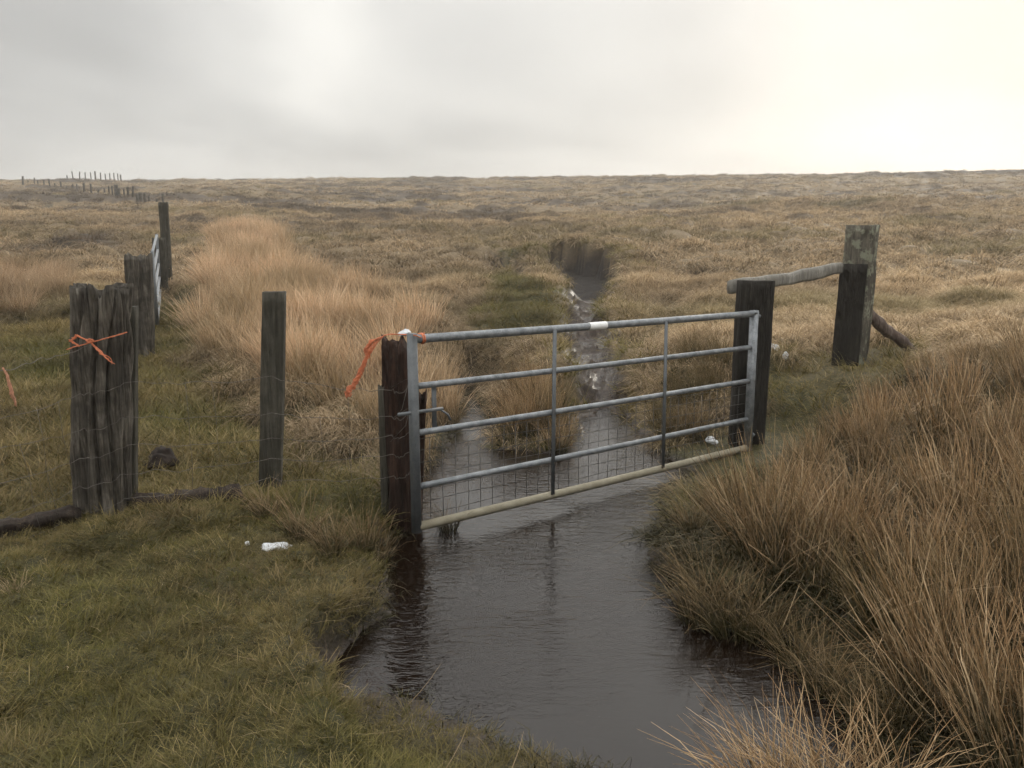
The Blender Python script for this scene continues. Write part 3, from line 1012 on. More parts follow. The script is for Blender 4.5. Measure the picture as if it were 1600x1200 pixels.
scatter('loose_straw', stalks, 5, X[_k], Y[_k], rng.uniform(.7, 1.2, _k.sum()), rng.uniform(.5, 1, _k.sum()), np.zeros(_k.sum()), np.zeros(_k.sum()), 'pale dead straw stalks strewn over the short grass')


def verge_scatter():
    n = 26000
    X, Y = sector(n, 4.5, 26, -16, 32)
    m = masks(X, Y)
    keep = (m['pool'] > .06) & (m['mud'] < .35) & (((m['pathd'] > .02) & (m['pathd'] < .55)) | (m['green'] > .4) | ((m['short'] > .3) & (X > 1)))
    X, Y = X[keep], Y[keep]
    m = {k: v[keep] for k, v in m.items()}
    tint = .95 + .9 * (fbm(X * 1.1, Y * 1.1, 131, 3) - .5) + rng.normal(0, .14, len(X))
    gr = np.clip(.15 + m['green'] * .4 + 2.2 * (fbm(X * 1.5, Y * 1.5, 133, 3) - .5), 0, 1)
    scatter('short_grass', lawn_t, 6, X, Y, rng.uniform(1.4, 2.6, len(X)) * (.3 + .7 * sstep(.25, 1.0, gated(X, Y))), tint, gr, np.zeros(len(X)), 'mossy green sward beside the muddy path', tilt=.25)


verge_scatter()


def rush_scatter():
    out = []
    for key, n, s0, s1, gr0, lab in (
            ('right', 150, .55, .8, .25, 'thin brown rushes between the clumps of the right bank'),
            ('midleft', 480, .7, 1.02, .16, 'orange brown rushes in the wet hollow behind the fence'),
            ('left', 240, .6, .85, .15, 'brown rushes growing beyond the left fence'),
            ('ditch', 55, .45, .7, .25, 'low brown rushes at the back edge of the pool'),
            ('pathright', 60, .4, .6, .35, 'low rushes between the muddy path and the gate post')):
        z = RUSHZONES[key]
        lo, hi = z.min(0), z.max(0)
        X = rng.uniform(lo[0], hi[0], n * 6); Y = rng.uniform(lo[1], hi[1], n * 6)
        k = (sdpoly(X, Y, z) < -.03)
        X, Y = X[k], Y[k]
        m = masks(X, Y)
        k = (m['pool'] > .02) & (m['mud'] < .5) & (gated(X, Y) > .4)
        if key == 'midleft':
            k &= rng.random(len(X)) < .18 + 1.3 * (fbm(X / 1.3, Y / 1.3, 121, 3) > .50)
        X, Y = X[k][:n], Y[k][:n]
        tint = .5 + 1.2 * (fbm(X / .9, Y / .9, 123, 3) - .5) + rng.normal(0, .12, len(X))
        if key == 'right': tint = tint - .12
        if key == 'midleft': tint = tint + .6
        gr = np.clip(gr0 + 1.6 * (fbm(X / .8 + 3, Y / .8, 127, 2) - .5), 0, .8)
        scatter('rush_bed', *((rush_p, 5) if key in ('midleft', 'left') else (rush_c, 6)), X, Y, rng.uniform(s0, s1, len(X)) * ((1 - .38 * sstep(5.2, 7.2, Y)) * (1 - .55 * sstep(2.5, 1.4, X) * sstep(4.2, 4.8, Y)) if key == 'right' else 1), tint, gr, np.zeros(len(X)), lab, tilt=.10)


rush_scatter()
# dark dead litter, added to deepen the shade at the feet of the near rushes
X = rng.uniform(.9, 5.2, 2600); Y = rng.uniform(1.8, 7.4, 2600)
_m = masks(X, Y); _k = (sdpoly(X, Y, RUSHZONES['right']) < .12) & (_m['pool'] > .0)
n_ = int(_k.sum())
scatter('rush_litter', litter_c, 4, X[_k], Y[_k], rng.uniform(.8, 1.3, n_), rng.uniform(.2, .8, n_), rng.uniform(0, .7, n_), np.zeros(n_), 'dark matted rush litter added to deepen the shade under the right bank rushes')
# drowned grass and dark sedge along the water's edge
_P = np.vstack([POOL, POOL[:1]]); _seg = np.hypot(*np.diff(_P, axis=0).T); _cum = np.concatenate([[0], np.cumsum(_seg)])
_u = rng.uniform(0, _cum[-1], 1500)
X = np.interp(_u, _cum, _P[:, 0]) + rng.normal(0, .05, 1500); Y = np.interp(_u, _cum, _P[:, 1]) + rng.normal(0, .05, 1500)
_m = masks(X, Y); _k = (_m['pool'] > -.06) & (_m['pool'] < .12) & (Y > 2.35) & (rng.random(1500) < .25 + .75 * (fbm(X * 2.2, Y * 2.2, 151, 2) > .5)) & (_m['pathd'] > .2)
n_ = int(_k.sum())
scatter('edge_grass', litter_c, 4, X[_k], Y[_k], rng.uniform(.35, .8, n_), rng.uniform(.2, .9, n_), rng.uniform(.1, 1, n_), np.zeros(n_), 'dark drowned grass fringing the water edge')

# ------------------------------------------------------------------ rush clumps that stand apart
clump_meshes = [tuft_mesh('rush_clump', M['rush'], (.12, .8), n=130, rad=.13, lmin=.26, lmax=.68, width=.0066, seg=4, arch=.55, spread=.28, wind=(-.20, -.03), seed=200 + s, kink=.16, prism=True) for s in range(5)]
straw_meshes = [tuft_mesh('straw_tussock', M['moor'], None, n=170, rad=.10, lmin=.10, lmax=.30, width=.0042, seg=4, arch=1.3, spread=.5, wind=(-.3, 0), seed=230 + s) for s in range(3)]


def clump(px, py, label, s=1.0, group=None, green=.2, tint=.55, meshes=clump_meshes, name='rush_clump', cat='rush clump', dx=0, dy=0, zup=0.0):
    p = hit(px, py)
    x, y = p[0] + dx, p[1] + dy
    o = bpy.data.objects.new(name, random.choice(meshes)); COL.objects.link(o)
    o.location = (x, y, max(gz(x, y), 0.0) + zup)
    o.rotation_euler = (random.uniform(-.08, .08), random.uniform(-.08, .08), random.uniform(-.9, .9))
    o.scale = (s * random.uniform(.9, 1.1), s * random.uniform(.9, 1.1), s * random.uniform(.9, 1.1))
    o['tint'] = tint; o['green'] = green; o['dark'] = 0.0
    return tag(o, label, cat, group)


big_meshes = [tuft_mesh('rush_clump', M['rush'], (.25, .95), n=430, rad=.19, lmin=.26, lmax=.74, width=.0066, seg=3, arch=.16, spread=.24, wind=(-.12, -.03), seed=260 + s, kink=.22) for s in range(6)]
zr = RUSHZONES['right']
cents = []
for _ in range(6000):
    x, y = rng.uniform(1.0, 5.4), rng.uniform(1.9, 7.7)
    if sdpoly(np.array([x]), np.array([y]), zr)[0] > -.08: continue
    if abs(math.atan2(x, y)) > R(41): continue
    dm = .33 if y < 4.5 else .38
    if gated(np.array([x]), np.array([y]))[0] < .55: continue
    if all((x - a) ** 2 + (y - b) ** 2 > dm * dm for a, b in cents):
        cents.append((x, y))
for (x, y) in cents:
    o = bpy.data.objects.new('rush_clump', random.choice(big_meshes)); COL.objects.link(o)
    z = gz(x, y)
    o.location = (x, y, max(z, 0) - .02)
    k = random.uniform(.62, 1.0) * (1 - .38 * float(sstep(5.0, 7.2, y))) * (1 - .62 * float(sstep(2.6, 1.5, x) * sstep(4.1, 4.8, y)))
    o.scale = (k * random.uniform(.85, 1.1), k * random.uniform(.85, 1.1), k * random.uniform(.9, 1.1))
    o.rotation_euler = (random.uniform(-.12, .12), random.uniform(-.16, .08), random.uniform(-.9, .9))
    o['tint'] = random.uniform(.3, .9); o['green'] = max(0, random.uniform(-.3, .45)); o['dark'] = 0.0
    tag(o, 'tall brown rush clump packed among others on the right bank', 'rush clump', 'rush clumps packed over the right bank')

SHORE = 'rush clumps along the right shore of the pool'
for (px, py, s) in ((1085, 800, .28), (1068, 838, .38), (1072, 880, .5), (1085, 925, .65), (1135, 945, .7), (1185, 955, .5), (1240, 990, .5), (1275, 1030, .5), (1330, 1062, .5), (1390, 1092, .55)):
    clump(px + 12, py - 4, 'brown rush clump overhanging the dark water along the right shore', s, SHORE, random.uniform(.25, .6), random.uniform(.3, .55))
for (px, py, s) in ((1235, 775, .5), (1230, 830, .62), (1185, 860, .6), (1300, 860, .7), (1275, 800, .5)):
    clump(px, py, 'straw brown rush clump between the gate hinge post and the pool', s, 'straw rush clumps by the hinge post', .05, random.uniform(.6, .9))
for (px, s) in ((1195, .62), (1235, .74), (1280, .74), (1325, .7), (1400, .75)):
    clump(px, 1218, 'sparse rush clump with broken tips standing alone in the near water edge', s, 'sparse rush clumps at the near water edge', .1, .85, dx=0)
for (px, py, s) in ((470, 850, .5), (520, 872, .48), (565, 862, .45), (415, 812, .42), (588, 842, .42)):
    clump(px, py, 'wind-bent rush clump on the bank below the latch post', s, 'rush clumps below the latch post', .3, random.uniform(.35, .55))
clump(700, 792, 'thin dark rush sprig in the water behind the gate mesh', .36, None, .6, .1)
clump(24, 925, 'pale straw tussock at the edge of the short grass by the fallen timber', .55, None, 0, .95, straw_meshes, 'straw_tussock', 'grass tussock')
clump(1212, 712, 'bleached pinkish straw tussock at the foot of the hinge post', .42, None, 0, 1.0, straw_meshes, 'straw_tussock', 'grass tussock')

# ------------------------------------------------------------------ the field gate
def up_per_Y(x, yt, yb):
    return ony(x, yt, 1)[2] - ony(x, yb, 1)[2]


YL = 1.10 / up_per_Y(649, 521, 831)
YR = 1.08 / up_per_Y(1170, 487, 704)
BL = Vector(ony(651, 830, YL)); BR = Vector(ony(1168, 704, YR))
GH = 1.09
AX = (BR - BL); GL = math.hypot(AX.x, AX.y)
UX = Vector((AX.x, AX.y, 0)).normalized()
NB = Vector((-UX.y, UX.x, 0))                    # away from the camera
if NB.y < 0: NB = -NB


def gp(s, f, off=0.0):
    """a point on the gate: s metres along, fraction f of the height, off metres behind"""
    b = BL + AX * (s / GL)
    return b + Vector((0, 0, GH * f)) + NB * off


def gs(px, py):
    """where the ray of a pixel meets the gate's plane -> (s, f)"""
    r = Vector(ray(px, py)); o = Vector((0, 0, CAMZ))
    t = (BL - o).dot(NB) / r.dot(NB)
    p = o + r * t
    s = (p - BL).dot(UX)
    return s, (p.z - (BL + AX * (s / GL)).z) / GH


gate = empty('field_gate', BL)
tag(gate, 'galvanised five-bar metal field gate with wire mesh standing over flood water', 'gate')


def gpart(name, vf, m, parent=None):
    o = mesh_obj(name, [v - BL for v in vf[0]], vf[1], m)
    o.parent = parent or gate
    return o


RF = [0.0, .232, .508, .744, 1.0]
for k, f in enumerate(RF):
    bot, top = k == 0, k == 4
    r_ = .0255 if bot else .0235 if top else .0175
    pts = []
    for q in range(13):
        s = (.012 + (GL - .024) * q / 12)
        sag = -.004 * math.sin(math.pi * q / 12)
        pts.append(gp(s, f - (.022 if top else 0) + (.022 if bot else 0)) + Vector((0, 0, sag)))
    gpart('top_rail' if top else 'bottom_rail' if bot else 'rail', tube(pts, r_, 14), M['mudsteel' if bot else 'galv'])
# end stiles: square hollow section
gpart('stile', bar(gp(0, -.005), gp(-.004, 1.005), .046, .046, NB), M['galv_dull'])
gpart('stile', bar(gp(GL, -.02), gp(GL, 1.0), .058, .050, NB), M['galv'])
# flat upright straps
for pt, pb in (((863, 516), (860, 775)), ((1037, 508), (1032, 738))):
    s0, _ = gs(*pt); s1, _ = gs(*pb)
    gpart('upright_strap', bar(gp(s1, .03, -.022), gp(s0, .975, -.022), .028, .008, NB), M['galv_dull'])
# welded mesh in the lower half, tied to the back of the rails
ws = []
hs = [.02, .075, .14, .205, .275, .345, .415, .47]
for f in hs:
    pts = [gp(.02 + (GL - .05) * q / 10, f + .004 * math.sin(q * 2.1 + f * 40), .019) for q in range(11)]
    ws.append(tube(pts, .0019, 5))
nvw = 34
for k in range(1, nvw):
    s = .02 + (GL - .05) * k / nvw
    e = random.uniform(-.006, .006)
    ws.append(tube([gp(s, .02, .021), gp(s + e, .25, .021), gp(s, .47, .021)], .0019, 5))
mw = gpart('wire_mesh', merge(ws), M['wire_dark'])
mw['kind'] = 'stuff'
# spring latch: bolt through the stile and its keeper bar
s0, fz = gs(680, 640)
lat = gpart('latch', bar(gp(s0, RF[2], .01), gp(s0, RF[3], .01), .028, .010, NB), M['galv_dull'])
bo = gpart('bolt', tube([gp(-.10, fz), gp(s0 + .05, fz)], .010, 10), M['galv_dull'], lat)
gpart('bolt_handle', tube([gp(s0 + .03, fz), gp(s0 + .07, fz - .03, -.02), gp(s0 + .085, fz - .06, -.025)], .006, 8), M['galv_dull'], lat)
# hinges on the right
for f in (.955, .10):
    h = gpart('hinge', tube([gp(GL + .02, f), gp(GL + .10, f, .02), gp(GL + .16, f, .10)], .012, 10), M['galv_dull'])
    gpart('hinge_eye', tube([gp(GL + .028, f - .03), gp(GL + .028, f + .03)], .021, 12), M['galv_dull'], h)
gpart('stile_bolt', tube([gp(GL - .02, .985, -.04), gp(GL - .02, .985, .03)], .008, 8), M['galv_dull'])
# white strip wrapped on the top rail
sa, _ = gs(919, 508); sb, _ = gs(946, 506)
V, F = [], []
ns, nt_ = 6, 12
for i in range(ns + 1):
    for j in range(nt_ + 1):
        th = R(-70) + R(200) * j / nt_
        skew = .012 * (j / nt_ - .5)
        c = gp(sa + (sb - sa) * i / ns + skew, 1 - .022) + Vector((0, 0, -.004 * math.sin(math.pi * (sa + (sb - sa) * i / ns) / GL)))
        V.append(c + (-NB * math.cos(th) + Vector((0, 0, math.sin(th)))) * .0255)
for i in range(ns):
    for j in range(nt_):
        a = i * (nt_ + 1) + j
        F.append((a, a + 1, a + nt_ + 2, a + nt_ + 1))
gpart('white_strip', (V, F), M['tag'])

# ------------------------------------------------------------------ gate posts and fence timber
def base_at(px, Y, py=700):
    p = ony(px, py, Y)
    return Vector((p[0], Y, gz(p[0], Y)))


def topz(px, py, Y):
    return ony(px, py, Y)[2]


# latch post, rotten and split
b = base_at(632, 4.78, 760); b.z = max(b.z - .02, -.05)
lp = post('gate_post', M['rot_wood'], b, topz(622, 512, 4.78) - b.z, .20, .17, .15, .05, .13, (-.01, 0), 7, 3, notch=[(0.5, .5, .10), (5.6, .4, .06)], sq=4)
tag(lp, 'rotten red-brown latch post split at the top, tied with orange twine', 'post')
sb_ = post('side_stake', M['grey_wood'], (0, 0, 0), .92, .045, .05, 0, .03, .03, (0, 0), 0, 4, na=20, nz=12)
sb_.parent = lp; sb_.location = (-.115, -.02, 0.0)
sh_ = post('splinter', M['rot_wood'], (0, 0, 0), .90, .05, .07, 0, .06, .10, (.05, 0), 2, 5, na=16, nz=12)
sh_.parent = lp; sh_.location = (.075, .06, 0)
# hinge post
Y = YR + .20
b = base_at(1166, Y, 690)
hp = post('gate_post', M['dark_wood'], b, topz(1168, 437, Y) - b.z, .265, .15, .12, .012, .012, (.012, 0), 2, 11, sq=9)
tag(hp, 'dark square timber post carrying the gate hinges', 'post')
# tall strainer with lichen
Y = 8.2
b = base_at(1330, Y, 560)
tp = post('strainer_post', M['lichen_wood'], b, topz(1336, 350, Y) - b.z, .26, .24, -.72, .012, .02, (.022, 0), 1, 13, sq=10)
tag(tp, 'tall lichened grey strainer post beyond the right gate post', 'post')
fb = post('face_board', M['dark_wood'], (0, 0, 0), topz(1336, 411, Y) - b.z, .25, .030, 0, .015, .01, (.022, 0), 1, 14, sq=9, na=28, nz=16)
fb.parent = tp; fb.location = (-.01, -.137, 0)
# rail from hinge post to strainer
a_ = Vector(ony(1140, 449, YR + .33)); c_ = Vector(ony(1314, 418, 8.12))
rv = []
pts = [a_.lerp(c_, q / 10) + Vector((0, 0, -.015 * math.sin(math.pi * q / 10) + .006 * math.sin(q * 2.3))) for q in range(11)]
V, F = [], []
dd = (c_ - a_).normalized(); sd_ = dd.cross(Vector((0, 0, 1))).normalized(); uu = sd_.cross(dd)
prof = [(.02, .052), (.026, .02), (.025, -.03), (.018, -.052), (-.02, -.05), (-.026, -.01), (-.022, .045), (0, .058)]
for i, p in enumerate(pts):
    k = 1 + .07 * math.sin(i * 1.1)
    for (x, y_) in prof:
        V.append(p - a_ + sd_ * x + uu * y_ * k)
n = len(prof)
for i in range(len(pts) - 1):
    for j in range(n):
        F.append((i * n + j, i * n + (j + 1) % n, (i + 1) * n + (j + 1) % n, (i + 1) * n + j))
F.append(tuple(range(n - 1, -1, -1))); F.append(tuple((len(pts) - 1) * n + j for j in range(n)))
rl = mesh_obj('fence_rail', V, F, M['pale_rail'])
rl.location = a_
tag(rl, 'pale split wooden rail between the hinge post and the strainer', 'rail')
# strut log
a_ = Vector(ony(1350, 486, 8.25)); c_ = Vector(ony(1455, 572, 8.35)); c_.z = min(c_.z, gz(c_.x, c_.y) + .02)
pts, rads = [], []
for q in range(15):
    f = q / 14
    pts.append(a_.lerp(c_, f) - a_ + Vector((0, .01 * math.sin(q * 1.3), .012 * math.sin(q * 1.1))))
    rads.append(.058 * (1 + .10 * math.sin(q * 2.7) + .06 * math.sin(q * 5.1)) * (1.0 - .15 * f))
sl = mesh_obj('strut_log', *tube(pts, rads, 14), M['bark'])
sl.location = a_
tag(sl, 'bark-covered log propped slantwise against the tall strainer post', 'log')

# gnarled old sleeper post on the left
Y = 4.55
b = base_at(160, Y, 800)
g1 = post('fence_post', M['old_wood'], b, topz(163, 432, Y) - b.z, .285, .20, .05, .045, .09, (.075, 0), 15, 21, na=120, nz=44, sq=4, notch=[(4.95, .14, .05), (1.8, .3, .03)])
tag(g1, 'thick gnarled grey post with deep cracks and orange twine', 'post')
Y = 4.78
b2_ = base_at(206, Y, 780)
tag(post('fence_stake', M['grey_wood'], b2_, topz(206, 478, Y) - b2_.z, .055, .07, .1, .02, .005, (.075, 0), 0, 22, na=20, nz=14, sq=9), 'thin squared stake close against the thick gnarled post', 'stake')
Y = 5.02
b3_ = base_at(423, Y, 765)
tag(post('fence_post', M['grey_wood'], b3_, topz(428, 455, Y) - b3_.z, .132, .10, .10, .012, .006, (.066, 0), 1, 23, sq=10, na=32), 'sawn square grey post with flat top in the wire fence', 'post')
Y = 9.3
b = base_at(218, Y, 520)
tag(post('fence_post', M['old_wood'], b, topz(216, 388, Y) - b.z, .27, .20, .2, .04, .13, (.05, 0), 9, 25, na=60, sq=4, notch=[(5.0, .2, .08)]), 'ragged pale-grey split post behind the thick gnarled one', 'post')
Y = 14.4
b = base_at(254, Y, 460)
hp2 = post('fence_post', M['grey_wood'], b, topz(253, 370, Y) - b.z, .20, .16, .3, .03, .03, (0, 0), 3, 27, sq=6)
tag(hp2, 'dark short post holding the distant gate on the left fence', 'post')
bpost2 = b.copy()
Y = 15.0
b = base_at(264, Y, 460)
tag(post('fence_post', M['grey_wood'], b, topz(265, 314, Y) - b.z, .15, .14, .2, .03, .04, (.01, 0), 2, 28, sq=5), 'tallest dark post on the left fence line past the distant gate', 'post')
# the distant gate seen almost end on
q0 = Vector((bpost2.x + .02, bpost2.y - .12, 0)); q1 = Vector(ony(242.5, 460, 11.0)); q1.z = 0
dq = (q1 - q0)
dgr = Vector((q0.x, q0.y, gz(q0.x, q0.y)))
dg = empty('field_gate', dgr)
tag(dg, 'distant metal gate seen edge-on in the left fence line', 'gate')
zb0 = gz(q0.x, q0.y); zb1 = gz(q1.x, q1.y)
for k, hh in enumerate((.12, .33, .55, .78, 1.02)):
    p0 = Vector((q0.x, q0.y, zb0 + hh)); p1 = Vector((q1.x, q1.y, zb1 + hh))
    o = mesh_obj('rail', [v - dgr for v in tube([p0, p1], .019, 8)[0]], tube([p0, p1], .019, 8)[1], M['galv']); o.parent = dg
for qq, zz in ((q0, zb0), (q1, zb1)):
    v, f = bar((qq.x, qq.y, zz + .1), (qq.x, qq.y, zz + 1.04), .04, .04, (0, 1, 0))
    o = mesh_obj('stile', [w - dgr for w in v], f, M['galv_dull']); o.parent = dg

# far fence posts climbing the moor
far_meshes = []
for s in range(4):
    o = post('far_post', M['old_wood'], (0, 0, 0), 1.0, .14, .13, 0, .04, .05, (random.uniform(-.04, .04), 0), 1, 50 + s, na=12, nz=6, sq=4, sink=.25)
    far_meshes.append(o.data); bpy.data.objects.remove(o)
FAR = [(256, 335, 310), (246, 332, 312), (235, 331, 312), (228, 331, 309), (222, 332, 308), (216, 330, 309), (209, 327, 310), (202, 325, 308), (196, 323, 308), (189, 323, 304), (183, 322, 301), (177, 320, 303), (172, 319, 303), (165, 316, 301),
       (154, 316, 302), (144, 315, 302), (133, 314, 302), (122, 312, 299), (115, 312, 299), (106, 311, 300), (97, 308, 299), (88, 306, 297), (79, 304, 295), (70, 301, 290), (60, 300, 290), (55, 299, 288), (45, 298, 289), (37, 299, 286)]
for i, (px, pb, ptop) in enumerate(FAR):
    p = hit(px, pb); d = p[1]
    h = max(.7, ony(px, ptop, d)[2] - ony(px, pb, d)[2])
    o = bpy.data.objects.new('fence_post', far_meshes[i % 4]); COL.objects.link(o)
    thick = 1.5 if i in (10, 27, 4) else random.uniform(.75, 1.05)
    o.location = (p[0], p[1], gz(p[0], p[1])); o.scale = (thick, thick, min(h, 1.7)); o.rotation_euler = (random.uniform(-.05, .05), random.uniform(-.06, .06), random.uniform(0, 3))
    tag(o, 'small dark post in the far fence winding across the moor', 'post', 'posts of the far fence on the slope')
SKY = [(107, 274), (116, 274), (126, 275), (135, 274), (144, 273), (151, 271), (159, 273), (166.5, 272), (173.5, 272), (180, 273), (186, 273), (190.5, 273)]
for i, (px, ptop) in enumerate(SKY):
    r = ray(px, 300); az = math.atan2(r[0], r[1])
    ds = np.linspace(90, 170, 400); xs, ys = ds * math.sin(az), ds * math.cos(az)
    el = (hbase(xs, ys) - CAMZ) / ds
    j = int(np.argmax(el)); x, y = xs[j], ys[j]
    o = bpy.data.objects.new('fence_post', far_meshes[i % 4]); COL.objects.link(o)
    k = 1.15 if i not in (5, 11) else 1.5
    o.location = (x, y, gz(x, y)); o.scale = (k * .9, k * .9, random.uniform(1.15, 1.35) * (1.2 if i == 5 else 1)); o.rotation_euler = (0, random.uniform(-.06, .06), random.uniform(0, 3))
    tag(o, 'tiny post silhouetted on the moor skyline', 'post', 'fence posts on the skyline')


# ------------------------------------------------------------------ wire fence on the left
def wavy(pts, sub=10, amp=.006, sag=.015, seed=0):
    out = []
    for k in range(len(pts) - 1):
        a, b_ = Vector(pts[k]), Vector(pts[k + 1])
        for q in range(sub + (k == len(pts) - 2)):
            f = q / sub
            w = amp * (float(vnoise(np.array([k * 7.0 + q * .9 + seed]), np.array([seed * 1.7]), 5)[0]) - .5) * 2
            out.append(a.lerp(b_, f) + Vector((0, w * .6, w - sag * math.sin(math.pi * f))))
    return out


wf0 = Vector(ony(163, 800, 4.42)); wf0.z = gz(wf0.x, wf0.y)
fence = empty('wire_fence', wf0)
tag(fence, 'sagging rusty wire stock fence strung from the latch post to the left', 'fence')
rowsA = [608, 663, 708, 752, 792]      # thick gnarled post
rowsB = [590, 645, 684, 715, 748]      # sawn post
rowsC = [610, 652, 682, 712, 745]      # latch post
rowsD = [662, 708, 768, 828, 884]      # off to the left
lines = []
for i in range(5):
    p = [ony(640, rowsC[i] - 6, 4.67), ony(612, rowsC[i], 4.66), ony(424, rowsB[i], 4.955), ony(200, rowsA[i] - 14, 4.44), ony(125, rowsA[i] + 8, 4.43), ony(-60, rowsD[i], 3.9), ony(-420, rowsD[i] + 150, 3.3)]
    lines.append(p)
    w = wavy(p, 12, .012, .022, i)
    o = mesh_obj('line_wire', *[x if k else [v - wf0 for v in x] for k, x in enumerate(tube(w, .0015, 5))], M['wire']); o.parent = fence
# top strand only left of the gnarled post
w = wavy([ony(135, 541, 4.43), ony(60, 562, 4.15), ony(-20, 582, 3.95), ony(-300, 640, 3.4)], 12, .012, .01, 9)
o = mesh_obj('line_wire', *[x if k else [v - wf0 for v in x] for k, x in enumerate(tube(w, .0018, 5))], M['wire']); o.parent = fence
for (px, Yv, i0, i1) in ((545, 4.77, 0, 4), (500, 4.84, 1, 4), (340, 4.8, 0, 4), (290, 4.65, 0, 4), (80, 4.28, 0, 4), (40, 4.15, 0, 4), (10, 4.08, 1, 4)):
    def yi(i):
        xs = [lines[i][k] for k in range(7)]
        X = ony(px, 600, Yv)[0]
        zz = np.interp(X, [v[0] for v in xs][::-1], [v[2] for v in xs][::-1])
        yy = np.interp(X, [v[0] for v in xs][::-1], [v[1] for v in xs][::-1])
        return Vector((X, yy, zz - .01))
    w = [yi(i) + Vector((random.uniform(-.01, .01), 0, 0)) for i in range(i0, i1 + 1)]
    o = mesh_obj('stay_wire', *[x if k else [v - wf0 for v in x] for k, x in enumerate(tube(w, .0011, 5))], M['wire']); o.parent = fence
# wire loops twisted round the latch post
w = [ony(612, 605, 4.66), ony(640, 590, 4.62), ony(628, 640, 4.62), ony(616, 652, 4.65), ony(640, 636, 4.62), ony(634, 665, 4.63), ony(610, 690, 4.66)]
o = mesh_obj('wire_loop', *[x if k else [v - wf0 for v in x] for k, x in enumerate(tube(w, .0018, 5))], M['wire']); o.parent = fence


# ------------------------------------------------------------------ orange baler twine
def strand_bundle(path, n, spread, rad, seed, fray=0.0):
    rs = np.random.default_rng(seed)
    parts = []
    path = [Vector(p) for p in path]
    fine = []
    for k in range(len(path) - 1):
        for q in range(6):
            fine.append(path[k].lerp(path[k + 1], q / 6))
    fine.append(path[-1])
    for s in range(n):
        ph = rs.uniform(0, 6.28); fr = rs.uniform(.5, 1.1); am = spread * rs.uniform(.3, 1)
        i0 = 0 if s < 3 else int(rs.uniform(0, len(fine) * .5)); i1 = len(fine) if s < 3 else int(rs.uniform(len(fine) * .6, len(fine) + .99))
        pts = []
        for i in range(i0, i1):
            f = i / (len(fine) - 1)
            a = am * (.35 + fray * f)
            j = rs.normal(0, .2 * a, 3)
            pts.append(fine[i] + Vector((a * math.cos(ph + i * fr) + j[0], a * .5 * math.sin(ph + i * fr * 1.2) + j[1], a * .6 * math.sin(ph * 2 + i * fr) + j[2])))
        if len(pts) > 2:
            parts.append(tube(pts, rad * rs.uniform(.7, 1.2), 5))
    return merge(parts)


def twine(name, label, bundles, m):
    V, F = merge(bundles)
    c = V[0].copy()
    o = mesh_obj(name, [v - c for v in V], F, m)
    o.location = c
    return tag(o, label, 'twine')


railend = gp(.05, .98)
ring = []
for q in range(14):
    th = q * 1.1
    ring.append(gp(.045 + .002 * q, .978) + (NB * math.cos(th) + Vector((0, 0, math.sin(th)))) * .028)
ptop = Vector(ony(612, 522, 4.70))
twine('baler_twine', 'bright orange twine from the gate top rail over the latch post, frayed end hanging', [
    strand_bundle([gp(.04, .985, -.02), ony(648, 524, 4.44), ony(635, 523, 4.6), ptop, ony(600, 524, 4.67), ony(588, 537, 4.66), ony(580, 552, 4.65)], 4, .006, .0028, 1),
    strand_bundle([ony(588, 534, 4.66), ony(578, 548, 4.65), ony(570, 566, 4.65), ony(562, 584, 4.65), ony(553, 602, 4.65), ony(543, 612, 4.65), ony(545, 620, 4.65)], 46, .026, .0026, 2, .30),
    strand_bundle([ony(596, 527, 4.66), ony(580, 534, 4.655), ony(573, 545, 4.65), ony(572, 556, 4.65)], 26, .026, .0024, 3, .3),
    tube(ring, .005, 6)], M['twine'])
twine('baler_twine', 'faded orange twine knotted across the thick gnarled post', [
    strand_bundle([ony(198, 519, 4.41), ony(180, 525, 4.40), ony(160, 530, 4.39), ony(140, 536, 4.39), ony(120, 541, 4.40), ony(104, 546, 4.40)], 5, .006, .0024, 4),
    strand_bundle([ony(140, 534, 4.385), ony(150, 543, 4.385), ony(163, 556, 4.385), ony(176, 568, 4.385)], 9, .012, .0022, 5, 1.0),
    strand_bundle([ony(142, 533, 4.385), ony(130, 529, 4.39), ony(120, 524, 4.40), ony(110, 533, 4.40), ony(122, 540, 4.39)], 10, .012, .0022, 6, .6),
    strand_bundle([ony(134, 530, 4.375), ony(140, 536, 4.37), ony(146, 532, 4.375), ony(139, 530, 4.37), ony(136, 536, 4.375)], 8, .010, .003, 7)], M['twine'])
twine('baler_twine', 'scrap of faded orange twine dangling from the top fence wire', [
    strand_bundle([ony(4, 574, 4.0), ony(12, 588, 4.0), ony(16, 606, 4.0), ony(20, 620, 4.0), ony(26, 634, 4.0)], 14, .014, .0024, 8, .5)], M['twine_old'])


